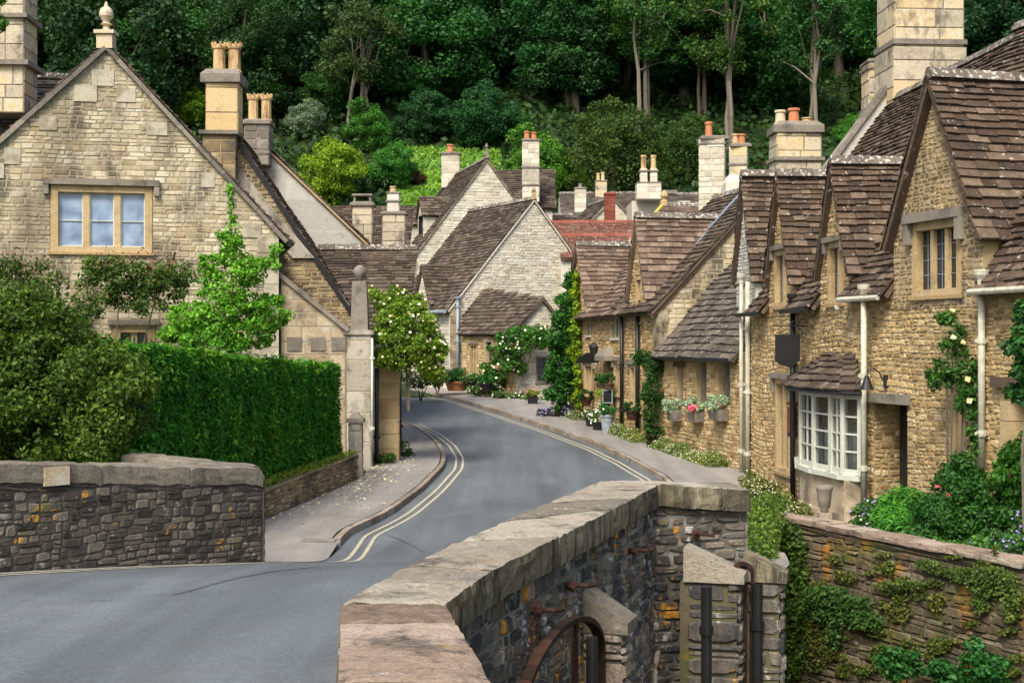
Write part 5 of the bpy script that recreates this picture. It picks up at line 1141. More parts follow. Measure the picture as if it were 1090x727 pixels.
# ---- single storey cottage
D3 = thing('low_golden_cottage','low golden cottage with a sweeping brown roof and three windows with silvery window boxes','cottage',(*pt(745,36),0))
u2,u3 = uB+.01,ML.U(787.5); ze3 = 2.76
ws = [rect(ML,720.5,391,727,432),rect(ML,741,384,752,432),rect(ML,765,383,777,430)]
facade_house(D3,ML,u2,u3,ze3,('gold','gold_m'),gst,ws,z0=-.6,rise=3.25,run=3.0,D=5.8,roofm='slate_grey',gauge=.21,tw=(.24,.46),ends=(0,0),hd=.28,sag=.09)
for w_ in ws: 
    mull_window(D3,ML,*w_,1 if w_ is ws[0] else 2,.05,.04,.17,'greystone','glass_grey',None,True,False,ff=-.13)
m = MB()
for w_ in ws: pbox(m,ML,w_[0]-.18,w_[1]+.22,w_[3]+.003,w_[3]+.13,-.15,.05)
m.build('timber_lintels',M['wood'],D3)
m = MB(); m.tube([ML.P(u2,ze3-.2,.27),ML.P(u3,ze3-.2,.3)],.05,8); m.build('gutter',M['black'],D3)
wlab = ['silvery leaved plant in the leftmost window box of the low cottage','silvery plant with red flowers in the middle window box of the low cottage','silvery leaved plant in the rightmost window box, nearest the cream pipes']
for i,(w_,pc_) in enumerate(zip(ws,((719,440),(744,437),(767,438)))):
    uc = (w_[0]+w_[1])/2-.05; z = w_[2]-.12; t = thing('window_box',['grey window box under the leftmost window of the low cottage','grey window box with red flowers under the middle window','grey window box under the rightmost window, beside the cream pipes'][i],'window box',ML.P(uc,z-.25,.15),'window boxes of the low cottage')
    m = MB(); hw_ = .27+.06*i; m.hexa([ML.P(uc-hw_*.9,z-.26,.02),ML.P(uc+hw_*.9,z-.26,.02),ML.P(uc+hw_*.9,z-.26,.24),ML.P(uc-hw_*.9,z-.26,.24)],[ML.P(uc-hw_,z,.02),ML.P(uc+hw_,z,.02),ML.P(uc+hw_,z,.28),ML.P(uc-hw_,z,.28)]); m.build('trough',M['greystone'],t)
    c = ML.P(uc,z+.14,.18); cl = subclumps([(c.x,c.y,c.z,.22+.03*i,.3+.04*i,.18)],16,.09)
    foliage('plant',cl,1500,.055,(.34,.46,.42),t)
    if i == 1:
        p,d = blob_pts([(ML.P(uc+.25,0,.3).x,ML.P(uc+.25,0,.3).y,z+.1,.12,.14,.1)],60,.9); me = mesh_from_quads('flowers',leaf_mesh('f',p,d,.08,.9,.3)-np.array(WORLD[t.name]),M['p_pink']); o = link('flowers',me,t,None)
# ---- pipes at the joint
for (px,a,b,lab,mt,r,hp_) in ((789,300,505,'cream drainpipe on the end of the low cottage, left of a pair','pipe',.045,True),(796,300,508,'cream drainpipe at the joint, right of a pair','pipe',.06,False),(801,338,515,'black drainpipe at the far corner of the near golden house','black',.055,True)):
    downpipe('drainpipe',lab,px,a,b,33.0,mt,r,hp_)
downpipe('drainpipe','black drainpipe between the lantern and the tall dormer window',665,335,456,0,'black',.055,False,pl=ML,off=.1)
downpipe('drainpipe','black drainpipe beside the climber, right of the tall dormer',682,335,462,0,'black',.06,True,pl=ML,off=.1)
# ================================================================ near golden house
RH = thing('golden_terrace','near golden rubble house at the right with steep slate dormers, bow window and tall stacks','house',(6.3,26,-.5))
E0,E1 = (5.53,33.2),(6.09,25.4); dn = Vector((-.27,1,0)).normalized(); E2 = (6.09+8.6*.27,25.4-8.6)
N1,N2 = PL(E0,E1),PL(E1,E2)
ze1,ze2 = 3.85,3.98; rise,run = 4.75,3.5; S = rise/run
rst = dict(rh=(.06,.13),bw=(.08,.26),prot=.017,gap=.015,jit=.014,wav=.09,oct_=True)
wB = rect(N1,882,255,900,324); wC = rect(N1,825,264,840,327); wG = rect(N1,826,404,844,500); gw = wG
wA = rect(N2,972.5,231,1024.5,316); hdoor = rect(N2,930,431,966,570); hw2 = rect(N2,1014,428,1027,505); hd3 = rect(N2,1067,415,1112,560)
hdoor = (hdoor[0],hdoor[1],-.55,hdoor[3]); hd3 = (hd3[0],hd3[1],-.55,hd3[3])
def clip_top(h,z): return (h[0],h[1],h[2],min(h[3],z))
holes1 = [gw]+([clip_top(wB,ze1-.0)] if False else [])
for (pl,z_,hs,hd) in ((N1,ze1,[gw],.3),(N2,ze2,[hdoor,hw2,hd3],.55)):
    m = MB(); lowB = []
    for w_ in ((wB,wC) if pl is N1 else (wA,)):
        if w_[2] < z_-.02: lowB.append((w_[0],w_[1],w_[2],z_))
    # openings that break through the eave are cut as notches in the wall head
    top = [(0,z_)]; 
    segs = sorted(lowB)
    m.cur = 1
    zc = min([s_[2] for s_ in segs]+[z_])-.0
    loops = [[Vector(p+(0,)) for p in ((0,-.6),(pl.len,-.6),(pl.len,zc),(0,zc))]]+[[Vector(p+(0,)) for p in ((h[0],h[2]),(h[0],h[3]),(h[1],h[3]),(h[1],h[2]))] for h in hs]
    flat = [v for l in loops for v in l]
    for t_ in tessellate_polygon(loops): m.poly([pl.P(flat[i].x,flat[i].y) for i in t_])
    x = 0
    for s_ in segs+[(pl.len,pl.len,zc,z_)]:
        m.quad(pl.P(x,zc),pl.P(s_[0],zc),pl.P(s_[0],z_),pl.P(x,z_)); 
        if s_[1] > s_[0]: m.quad(pl.P(s_[0],zc-.001),pl.P(s_[1],zc-.001),pl.P(s_[1],s_[2]),pl.P(s_[0],s_[2]))
        x = s_[1]
    for l in loops[1:]:
        for a,b in zip(l,l[1:]+l[:1]): m.quad(pl.P(a.x,a.y),pl.P(b.x,b.y),pl.P(b.x,b.y,-hd),pl.P(a.x,a.y,-hd))
    m.cur = 0; stones(m,pl,[(0,-.6),(pl.len,-.6),(pl.len,z_),(0,z_)],list(hs)+lowB,**rst)
    m.cur = 1; m.hexa([pl.P(.02,-.6,-hd-.02),pl.P(pl.len,-.6,-hd-.02),pl.P(pl.len+.5,-.6,-6),pl.P(.02,-.6,-6)],[pl.P(.02,z_-.1,-hd-.02),pl.P(pl.len,z_-.1,-hd-.02),pl.P(pl.len+.5,z_-.1,-6),pl.P(.02,z_-.1,-6)])
    if pl is N2:
        # stone jamb faces inside the deep doorway
        q = PL(pl.P(hdoor[0],0,0)[:2],pl.P(hdoor[0],0,-.55)[:2]); q.n = pl.u; m.cur = 0; stones(m,q,[(0,-.5),(.55,-.5),(.55,hdoor[3]),(0,hdoor[3])],(),**rst)
    m.build('wall',[M['gold'],M['gold_m']],RH)
def rslope(pl,u0,u1,z_,r0=-.22,r1=run,mat='slate_red',**kw): slope(RH,[pl.P(u0,z_+r0*S+.1,-r0),pl.P(u1,z_+r0*S+.1,-r0),pl.P(u1,z_+r1*S+.1,-r1),pl.P(u0,z_+r1*S+.1,-r1)],mat,**kw)
# the eave row is broken by the dormers: full slope starts above, short skirts between
uC = (wC[0]+wC[1])/2; uBm = (wB[0]+wB[1])/2; uD = N1.U(798)-.3; uAm = (wA[0]+wA[1])/2
hwB,hwC,hwA = .98,.98,1.3
def skirts(pl,u0,u1,gaps,z_,rt):
    x = u0
    for a,b in sorted(gaps)+[(u1,u1)]:
        if a-x > .15: rslope(pl,x,a,z_,-.22,rt,gauge=.155,tw=(.18,.34),sag=.08)
        x = b
rt = .55
skirts(N1,0,N1.len,[(uD-1,uD+.7),(uC-hwC,uC+hwC),(uBm-hwB,uBm+hwB)],ze1,rt)
skirts(N2,0,N2.len,[(uAm-hwA,uAm+hwA)],ze2,rt)
rslope(N1,-.2,N1.len,ze1,rt-.05,run,gauge=.155,tw=(.18,.36)); rslope(N2,0,N2.len,ze2,rt-.05,run,gauge=.155,tw=(.18,.36))
for pl,z_ in ((N1,ze1),(N2,ze2)):
    slope(RH,[pl.P(-.2,z_,-2*run),pl.P(pl.len,z_,-2*run),pl.P(pl.len,z_+rise+.1,-run),pl.P(-.2,z_+rise+.1,-run)],'slate_red',gauge=.6,tw=(.5,1))
    k = MB(); ridge(k,pl.P(-.2,z_+rise+.12,-run),pl.P(pl.len,z_+rise+.12,-run)); k.build('ridge_tiles',M['ridge'],RH)
dst = dict(rh=(.06,.12),bw=(.08,.24),prot=.016,gap=.014,jit=.012,wav=.04,oct_=True)
zaB,zaC,zaA,zaD = zz(175,26.3),zz(188,30.2),zz(82,22.6),zz(186,33)
wall_dormer(RH,N1,uBm,hwB,ze1,4.35,zaB,(zaB-ze1)/S+.1,S,win=wB,st=dst,gauge=.155,tw=(.2,.38))
wall_dormer(RH,N1,uC,hwC,ze1,4.35,zaC,(zaC-ze1)/S+.1,S,win=wC,st=dst,gauge=.155,tw=(.2,.36))
wall_dormer(RH,N1,uD,.95,ze1,4.55,zaD,(zaD-ze1)/S+.1,S,st=dst,gauge=.155,tw=(.2,.36),wallm=('render','render'))
wall_dormer(RH,N2,uAm,hwA,ze2,4.75,zaA,(zaA-ze2)/S+.1,S,win=wA,st=dst,gauge=.165,tw=(.22,.42),wallm=('gold_old','gold_m'),over=.16)
mull_window(RH,N2,*wA,3,.13,.09,.1,'ochre','glass',(.1,.15,.16,.35))
for w_ in (wB,wC): mull_window(RH,N1,*w_,2,.11,.08,.09,'ochre','glass',(.08,.1,.12,.2))
mull_window(RH,N1,*gw,3,.12,.11,.16,'ochre','glass',(.1,.12,.12,.3))
mull_window(RH,N2,*hw2,1,.13,.1,.3,'ochre','glass',None)
m = MB(); pbox(m,N2,hdoor[0]-.12,hdoor[1]+.12,hdoor[3]+.002,hdoor[3]+.17,-.3,.1); m.build('door_lintel',M['greystone'],RH)
m = MB(); pbox(m,N2,hdoor[0]+.04,hdoor[1],-.5,hdoor[3],-.54,-.48)
for k in range(1,6): uu = lerp(hdoor[0],hdoor[1],k/6); pbox(m,N2,uu-.008,uu+.008,-.5,hdoor[3],-.49,-.47)
d = m.build('door',M['darkwood'],RH)
m = MB(); pbox(m,N2,hd3[0]-.15,hd3[1]+.3,hd3[3]+.002,hd3[3]+.16,-.3,.12); m.build('door_lintel',M['wood'],RH)
m = MB(); 
z = -.5
while z < hd3[3]-.02:
    hh = min(R.uniform(.3,.5),hd3[3]-z); pbox(m,N2,hd3[0]-.02,hd3[0]+.26,z+.005,z+hh-.005,-.35,.03); z += hh
m.build('door_jamb',M['ochre'],RH)
m = MB(); pbox(m,N2,hd3[0]+.26,hd3[1],-.5,hd3[3],-.5,-.42); m.build('door',M['darkwood'],RH)
# gutters
def gut(pl,a,b,z_,mt='pipe'):
    k = MB(); k.tube([pl.P(a,z_-.24,.3),pl.P(b,z_-.24,.3)],.048,8); k.build('gutter',M[mt],RH)
gut(N1,uBm+hwB+.02,N1.len,ze1); gut(N2,0,uAm-hwA-.05,ze2,'pipe'); gut(N2,uAm+hwA+.05,uAm+hwA+1.6,ze2,'pipe'); gut(N1,uC+hwC+.02,uBm-hwB-.02,ze1,'black'); gut(N1,.05,uC-hwC-.02,ze1,'black')
downpipe('drainpipe','cream drainpipe beside the bow window of the near house',919.5,314,532,24.55,'pipe',.052,True)
downpipe('drainpipe','cream drainpipe beside the climbing rose, right of the large dormer',1051,300,500,0,'pipe',.055,True,pl=N2,off=.1)
downpipe('drainpipe','black drainpipe running down behind the shield shaped sign',850,322,562,0,'black',.055,True,pl=N1,off=.12)
# far gable parapet and stacks
k = MB(); gp = PL(N1.P(-.25,0,0)[:2],N1.P(-.25,0,-2*run)[:2]); gp.n = N1.u
k.hexa([gp.P(-.1,ze1-.3,0),gp.P(run,ze1+rise-.2,0),gp.P(run,ze1+rise-.2,-.35),gp.P(-.1,ze1-.3,-.35)],[gp.P(-.1,ze1+.45,0),gp.P(run,ze1+rise+.55,0),gp.P(run,ze1+rise+.55,-.35),gp.P(-.1,ze1+.45,-.35)]); k.build('gable_parapet',M['render'],RH)
k = MB(); verge(k,gp.P(-.15,ze1+.48,-.17),gp.P(run,ze1+rise+.58,-.17),.5,.09,.7); k.build('parapet_coping',M['greystone'],RH)
chimney(RH,950,1025,-60,50,33.3,.07,'ashlar',((45,.06,.12),),(),1.3,rh=(.42,.56),bw=(.7,1.3))
chimney(RH,948,1028,50,150,33.25,.07,'ashlar',(),(),1.38,rh=(.4,.54),bw=(.7,1.3))
chimney(RH,925,940,66,140,37,0,'ashlar',((72,.05,.08),(116,.05,.1)),(),.8,cap=(.04,.1),rh=(.3,.4))
chimney(RH,826,874,141,196,36,.05,'ashlar',((169,.07,.09),),((834,115,6.5,'ashlar',False),(848.5,113,6.8,'terra',False),(862,123,5.8,'buffpot',False)),.85,cap=(.07,.3),zb=4.6,rh=(.28,.38),bw=(.4,.8))
# ---- bow window
bw = thing('bow_window','white painted bow window with a small slate roof on the near golden house','bay window',(*pt(885,25.8),-.5))
bp = [N1.P(N1.U(850),0,.0)[:2],pt(851.5,27.35),pt(865.5,26.35),pt(884,25.65),pt(896.5,25.1),pt(916,24.75),N2.P(N2.U(921),0,0)[:2]]
zb0,zb1,zb2 = zz(502,25.6),zz(418,25.4),zz(560,25.6)
fm = MB(); pm = MB(); cm_ = MB(); bm_ = MB(); sm = MB()
for i in range(len(bp)-1):
    q = PL(bp[i],bp[i+1]); 
    ctr = Vector((6.6,26.5,0)); 
    if q.n.dot((q.A+q.B)/2-ctr) < 0: q.n = -q.n
    L = q.len; t_ = .06
    if i in (0,5):
        pbox(fm,q,0,L,zb0,zb1,-.05,0)
    else:
        nc = 2; nr = 4
        pbox(fm,q,-.02,t_,zb0,zb1,-.08,.02); pbox(fm,q,L-t_,L+.02,zb0,zb1,-.08,.02); pbox(fm,q,t_,L-t_,zb1-.1,zb1,-.06,.0); pbox(fm,q,t_,L-t_,zb0,zb0+.1,-.06,.0)
        for k in range(1,nr): zq = lerp(zb0+.1,zb1-.1,k/nr); pbox(fm,q,t_,L-t_,zq-.015,zq+.015,-.04,-.005)
        if i in (1,3): pbox(fm,q,L/2-.014,L/2+.014,zb0+.1,zb1-.1,-.039,-.004)
        pm.quad(q.P(t_,zb0+.1,-.03),q.P(L-t_,zb0+.1,-.03),q.P(L-t_,zb1-.1,-.03),q.P(t_,zb1-.1,-.03))
        ncur = 14
        for k in range(ncur):
            a_,b_ = lerp(t_,L-t_,k/ncur),lerp(t_,L-t_,(k+1)/ncur); cm_.quad(q.P(a_,zb0+.1,-.2-.03*(k%2)),q.P(b_,zb0+.1,-.2-.03*((k+1)%2)),q.P(b_,zb0+.75,-.2-.03*((k+1)%2)),q.P(a_,zb0+.75,-.2-.03*(k%2)))
    pbox(sm,q,-.05,L+.05,zb0-.09,zb0,-.1,.09)
    if i in (1,2,3,4): 
        z = zb2-.1
        pbox(bm_,q,-.01,L+.01,zb2-.2,zb2+.28,-.3,.05); pbox(bm_,q,.0,L,zb2+.285,zb0-.09,-.3,.0)
    else: pbox(bm_,q,0,L,zb2-.2,zb0-.09,-.3,0)
fm.build('frame',M['white'],bw); 
t = NT('bow_glass'); p = t.n('ShaderNodeBsdfPrincipled'); p.inputs['Base Color'].default_value = (.05,.06,.055,1); p.inputs['Roughness'].default_value = .05; gl_ = t.n('ShaderNodeBsdfTransparent'); ms = t.n('ShaderNodeMixShader'); ms.inputs[0].default_value = .45; t.l(gl_.outputs[0],ms.inputs[1]); t.l(p.outputs[0],ms.inputs[2]); t.l(ms.outputs[0],t.out.inputs[0]); M['bowglass'] = t.mat
pm.build('pane',M['bowglass'],bw); cm_.build('net_curtain',M['curtain'],bw); sm.build('sill',M['white'],bw); bm_.build('stone_base',M['buff'],bw)
m = MB(); m.poly([(p_[0]+.2,p_[1]+.1,zb0+.02) for p_ in bp]); 
rf = MB(); pk0,pk1 = N1.P(N1.U(876),zz(380,26.9),.02),N2.P(N2.U(911),zz(380,25.4),.02)
ev = [Vector((*N1.P(N1.U(838),0,.1)[:2],0)),Vector((*pt(838,27.2),0)),Vector((*pt(862,25.9),0)),Vector((*pt(896,24.75),0)),Vector((*pt(917,24.5),0))]
ze_ = zz(414,25.5); zp_ = zz(380,26.2); pk0.z = pk1.z = zp_
tops = [pk0,pk0,pk0.lerp(pk1,.3),pk0.lerp(pk1,.85),pk1]
for a,b,c,d in zip(ev,ev[1:],tops[1:],tops):
    a2,b2 = Vector((a.x,a.y,ze_)),Vector((b.x,b.y,ze_)); 
    pts_ = [a2,b2,Vector(c)] if (c-d).length < .02 else [a2,b2,Vector(c),Vector(d)]
    slates(rf,pts_,gauge=.16,tw=(.16,.32),sag=.01,slab=.05)
rf.build('slate_canopy',M['slate'],bw)
m = MB()
for a,b in zip(ev[1:],ev[2:]): m.tube([(a.x,a.y,ze_-.05),(b.x,b.y,ze_-.05)],.035,6)
m.build('canopy_gutter',M['black'],bw)
# urn at its foot
X,Y = pt(877.5,24.9); t = thing('stone_urn','small carved stone urn set on the ledge below the bow window','urn',(X,Y,zz(545,24.9)))
m = MB(); m.lathe((X,Y,zz(545,24.9)),[(.07,0),(.06,.04),(.1,.1),(.125,.25),(.13,.36),(.15,.4),(.16,.46),(.12,.47),(.11,.4)],14); m.build('bowl',M['greystone'],t,True); m = MB(); m.box((X,Y,zz(545,24.9)-.2),(.22,.22,.4)); m.build('plinth',M['buff'],t)
# ---- hanging shield sign
pp = N1.P(N1.U(859),zz(347,28.6),0); X,Y = pt(838,28.2); zt = zz(346,28.2); t = thing('hanging_sign','blank black shield shaped sign hanging from a scrolled iron bracket','sign',(X,Y,zz(390,28.2)))
px_ = lambda px,py,dy=0: Vector((*pt(px,28.2+dy),zz(py,28.2)))
m = MB(); m.tube([px_(824,347),px_(862,347,.1)],.012,6); m.tube([px_(862,338,.1),px_(862,366,.1)],.014,6)
m.tube([px_(862,364,.1),px_(858,356,.1),px_(850,349,.05)],.009,6)
m.tube([px_(855+3.5*math.cos(a),342+3*math.sin(a)) for a in [k*.5 for k in range(13)]],.007,5); m.tube([px_(847+5*math.cos(a),344+2*math.sin(a)) for a in [k*.5 for k in range(13)]],.006,5)
m.build('bracket',M['black'],t)
m = MB(); sh = [(825,356),(851.5,356),(851.5,384),(845,388.5),(838.5,390.5),(831,388.5),(825,384)]
f = [px_(a,b) for a,b in sh]; bk_ = [p+Vector((.01,.04,0)) for p in f]; n_ = len(f); m.mesh(f+bk_,[tuple(range(n_)),tuple(range(2*n_-1,n_-1,-1))]+[(i,(i+1)%n_,n_+(i+1)%n_,n_+i) for i in range(n_)]); m.build('board',M['black'],t)
m = MB()
for q in (829,847): m.tube([px_(q,347),px_(q,356)],.007,5)
m.build('hanger',M['black'],t)
# ---- wall lamp
u,z = N2.uv(944,404); t = thing('wall_lamp','black swan neck wall lamp above the stone door lintel','lamp',N2.P(u,z,0)); m = MB()
pc3 = N2.P(u,z,.3); c = [N2.P(u,z-.02,0),N2.P(u,z-.02,.08),N2.P(u,z+.12,.14),N2.P(u,z+.2,.26),N2.P(u,z+.14,.36),N2.P(u,z+.06,.38)]
m.tube(c,.012,6); m.box(N2.P(u,z-.03,.02),(.07,.07,.22)); m.build('arm',M['black'],t)
e = N2.P(u,z,.38); m = MB(); m.lathe((e.x,e.y,e.z-.17),[(.125,0),(.115,.01),(.05,.18),(.035,.24),(0.01,.25)],14); m.build('shade',M['black'],t)
m = MB(); u,z = N1.uv(848,424); m.box(N1.P(u,zz(450,28.8),.1),(.16,.12,.6)); m.box(N1.P(u,zz(430,28.8),.1),(.2,.16,.05)); o = m.build('notice_box',M['brick']); tag(o,'narrow red notice box on the wall behind the bow window','notice box')
# near drystone foreground of the gardens: soil bed is the ground sheet
# ================================================================ distant roofs
def far_roof(name,label,px0,px1,pye,pyr,Y,mat,dep=3.5,wm='pale_m',gaug=.22):
    t = thing(name,label,'house',(*pt((px0+px1)/2,Y),.8)); ze,zr = zz(pye,Y),zz(pyr,Y+dep); a,b = pt(px0,Y)[0],pt(px1,Y)[0]
    slope(t,[(a,Y,ze),(b,Y,ze),(b,Y+dep,zr),(a,Y+dep,zr)],mat,gauge=gaug,tw=(.3,.5)); m = MB(); ridge(m,(a,Y+dep,zr+.03),(b,Y+dep,zr+.03),.2,.5); m.build('ridge_tiles',M['brick' if mat=='redtile' else 'ridge'],t)
    m = MB(); m.hexa([(a,Y+.2,.5),(b,Y+.2,.5),(b,Y+2*dep,.5),(a,Y+2*dep,.5)],[(a,Y+.2,ze-.1),(b,Y+.2,ze-.1),(b,Y+2*dep,ze-.1),(a,Y+2*dep,ze-.1)]); m.poly([(b,Y+.2,ze-.1),(b,Y+2*dep,ze-.1),(b,Y+dep,zr-.1)]); m.poly([(a,Y+.2,ze-.1),(a,Y+2*dep,ze-.1),(a,Y+dep,zr-.1)]); m.build('wall',M[wm],t); return t
far_roof('red_roofed_house','low roof of red clay tiles behind the right row, lower of the two red roofs',597,690,275,251,64,'redtile',3)
far_roof('red_roofed_house','upper red tiled roof with a red ridge, behind the lower red roof',588,684,256,237,72,'redtile',3)
F1 = far_roof('stone_house','long grey slate roof with a small turret chimney below the wood',598,690,232,206,88,'slate_grey',5)
chimney(F1,612,624,201,232,89,0,'pale',(),((618,195,2.5,'greystone',False),),.6,cap=(.05,.1),core='pale_m'); chimney(F1,634,646,193,212,92,0,'ashlar',(),((637,184,2.2,'buffpot',False),(642,183,2.2,'ashlar',False)),.6,cap=(.05,.08),core='pale_m')
F2 = thing('gabled_house','small gabled house with a dark slate roof and a red brick stack','house',(*pt(655,82),1)); q = PL(pt(628,81),pt(680,81.6)); a = q.uv(652,212); l_ = q.uv(624,240); r_ = q.uv(680,240)
gable_block(F2,q,l_[0],r_[0],l_[1],r_[1],a[0],a[1],5,('pale','pale_m'),dict(rh=(.15,.25),bw=(.3,.6)),(),1,'slate',over=.1,gauge=.26,tw=(.3,.6))
slope(F2,[(*pt(655,82.5),zz(240,82.5)),(*pt(700,82.5),zz(240,82.5)),(pt(692,82.5)[0],86,zz(214,86)),(pt(656,82.5)[0],86,zz(213,86))],'slate',gauge=.26,tw=(.3,.6))
chimney(F2,644,655,207,240,79,0,'brick',(),(),.6,cap=(.05,.12),capm='brick',rh=(.09,.11),bw=(.2,.3),core='brick')
F3 = thing('stone_house','pale house top with a stepped stack carrying two tall pots, below the wood','house',(*pt(692,78),1))
m = MB(); X,Y = pt(692,78); m.hexa([(X-1,Y,1),(X+2.2,Y,1),(X+2.2,Y+5,1),(X-1,Y+5,1)],[(X-1,Y,zz(214,78)),(X+2.2,Y,zz(214,78)),(X+2.2,Y+5,zz(214,78)),(X-1,Y+5,zz(214,78))]); m.build('wall',M['pale_m'],F3)
m = MB(); m.box((X+.5,Y-.3,zz(206,78)),(1.8,1,.2)); m.build('parapet',M['greystone'],F3)
chimney(F3,678,704,195,212,77,0,'pale',(),(),.9,cap=(.03,.08),core='pale_m')
for px in (685.5,696): chimney(F3,px-3.8,px+3.8,180,194,77.2,0,'pale',((182,.07,.08),),((px,165,3.3,'buffpot',False),),.42,core='pale_m')
far_roof('stone_house','grey slate roof at the wood edge, right of the stepped stack',700,760,232,207,84,'slate_grey',4)
far_roof('stone_house','low slate roofed house below the dark shrub, left of the red roofs',588,612,246,229,78,'slate_grey',3)
# ================================================================ PLANTS IN THE STREET
bush('climbing_rose','large climbing rose covered in cream and yellow flowers at the bend','rose',[(432,358,34.6,.85,.5,.85),(425,325,35,.55,.4,.4),(410,318,35.4,.4,.4,.2),(455,385,34.8,.35,.3,.55),(415,378,34.6,.35,.3,.45),(470,372,34.6,.16,.2,.2),(462,398,34.8,.14,.2,.25),(398,312,35.6,.25,.2,.12),(445,322,35,.3,.2,.12)],19000,.08,(.15,.25,.03),sub=130,subr=.17,flowers=[('p_yellow',90,.07,'blossoms'),('p_white',50,.08,'blossoms')],stem=1.3,inner=.2,ns=2)
bush('low_plant','small plant at the foot of the stone pier','plant',[(428,478,36.6,.28,.25,.3),(408,488,35,.35,.2,.14)],1500,.06,(.05,.13,.03),sub=12,subr=.1,stem=-.05)
bush('climbing_rose','dark leaved climbing rose with reddish shoots under the old house window','rose',[(135,297,31.3,1.0,.3,.4),(175,292,31.7,.6,.3,.35),(105,290,31.2,.55,.25,.3),(150,316,31.5,.8,.3,.4),(100,318,31.3,.5,.3,.35),(190,312,31.8,.3,.3,.3),(20,290,31.2,.7,.3,.4),(55,302,31.2,.5,.3,.3)],10000,.08,(.065,.125,.03),sub=80,subr=.2,flowers=[('p_pink',9,.045,'blossoms')],stem=.8,inner=.15,ns=2)
M['leafred'] = petal('reddish_leaf',(.16,.05,.03),(.12,.09,.03))
o = foliage('red_shoots',[px_ell(160,285,31.2,.6,.2,.5),px_ell(118,280,31,.4,.2,.4),px_ell(30,280,31,.6,.2,.4),px_ell(185,272,31.3,.2,.15,.3)],420,.07,(1,1,1),None,M['leafred'],inner=0); o['kind'] = 'stuff'; tag(o,'sparse reddish shoots rising around the old house window sill','shoots')
# vine on the far cottage corner
bush('virginia_creeper','thick dark green vine hanging on the corner of the far golden cottage','creeper',[(598,372,47.5,.55,.4,1.3),(606,335,47.5,.4,.4,.9),(596,415,47.6,.45,.4,.8),(607,300,47.6,.2,.3,.55)],12000,.11,(.03,.12,.022),sub=80,subr=.2,stem=.5,inner=.15)
bush('virginia_creeper','strip of yellow green creeper beside the dark vine on the far cottage','creeper',[(613,330,46.9,.14,.2,1.15),(612,370,46.9,.16,.2,.9),(615,415,46.8,.14,.2,.7),(613,300,47,.12,.2,.5)],4000,.1,(.17,.27,.02),sub=36,subr=.14,stem=.5,inner=.1)
bush('ivy_column','narrow column of dark ivy on the corner between the two golden houses','ivy',[(694,395,38.8,.24,.22,.35),(695,425,38.7,.27,.22,.7),(693,455,38.6,.3,.25,.45),(684,382,39.2,.3,.2,.2)],7500,.07,(.03,.085,.02),sub=60,subr=.13,stem=-.1,inner=.1)
# lean-to roses
bush('white_rose','white climbing rose sprawling over the wall of the small lean-to cottage','rose',[(555,362,56.6,.85,.4,.55),(575,355,56.6,.5,.4,.4),(533,378,57.5,.6,.4,.5),(525,400,57.8,.6,.4,.4),(548,385,57,.45,.4,.6)],12000,.11,(.06,.17,.03),sub=80,subr=.22,flowers=[('p_white',80,.11,'blossoms'),('p_yellow',30,.11,'blossoms')],stem=.7,inner=.2)
bush('garden_bed','low bed of flowering plants along the front of the lean-to cottage','plants',[(515,415,57.5,.7,.35,.25),(540,422,56.5,.7,.35,.22),(570,427,55.6,.7,.3,.18),(500,409,59,.6,.3,.2),(592,430,55.5,.45,.3,.15)],8000,.09,(.07,.14,.05),sub=60,subr=.14,flowers=[('p_white',100,.07,'blossoms')],stem=.6)
bush('trained_shrub','pale leaved climber beside the dormer side of the pale gable house','shrub',[(463,378,58,.45,.3,.9),(468,398,58,.4,.3,.5)],4000,.1,(.11,.19,.07),sub=30,subr=.18,stem=.8)
bush('garden_bed','low grey green plants at the foot of the climbing rose across the bend','plants',[(447,405,56,.4,.3,.3),(460,405,56,.45,.3,.25),(434,402,58,.4,.3,.3)],3000,.09,(.09,.14,.06),sub=25,subr=.15,flowers=[('p_white',30,.08,'blossoms')],stem=.6)
def pot_plant(name,label,px,py0,py1,Y,r,mat,shape,pw,ph,color,fl=(),n=900,square=False,size=.06):
    X,Yp = pt(px,Y); z0,z1 = zz(py1,Y),zz(py0,Y); t = thing(name,label,'plant pot',(X,Yp,z0)); m = MB()
    if square: m.hexa([(X-r*.75,Yp-r*.75,z0),(X+r*.75,Yp-r*.75,z0),(X+r*.75,Yp+r*.75,z0),(X-r*.75,Yp+r*.75,z0)],[(X-r,Yp-r,z1),(X+r,Yp-r,z1),(X+r,Yp+r,z1),(X-r,Yp+r,z1)])
    else: m.lathe((X,Yp,z0),[(r*.7,0),(r*.72,.02),(r*.95,(z1-z0)*.85),(r*1.08,(z1-z0)*.87),(r*1.08,z1-z0),(r*.85,z1-z0),(r*.8,(z1-z0)*.9)],14)
    m.build('pot',M[mat],t); cl = subclumps([(X,Yp,z1+ph*.45,pw,pw,ph*.5)],14,pw*.35)
    foliage('plant',cl,n,size,color,t)
    for mt,cnt in fl:
        p,d = blob_pts(cl,cnt,.95); me = mesh_from_quads('flowers',leaf_mesh('f',p+d*.02,d+np.array([0,-.5,.3]),size*1.1,.9,.3)-np.array(WORLD[t.name]),M[mt]); o = link('flowers',me,t,None); o['kind'] = 'stuff'
    return t
pot_plant('plant_pot','tall square black pot with pink and yellow flowers on the far pavement',567,422,438,53.5,.2,'black','sq',.25,.28,(.16,.26,.03),(('p_pink',20),),square=True)
pot_plant('plant_trough','round terracotta planter with a bushy green shrub by the pale gable house',485,406,416,59,.45,'terra','r',.55,.5,(.03,.12,.03),(),2200,size=.08)
pot_plant('plant_pot','black pot of green plants beside the lean-to cottage door',505,407,414,58.6,.22,'black','r',.3,.35,(.05,.16,.04),(('p_yellow',12),),size=.08)
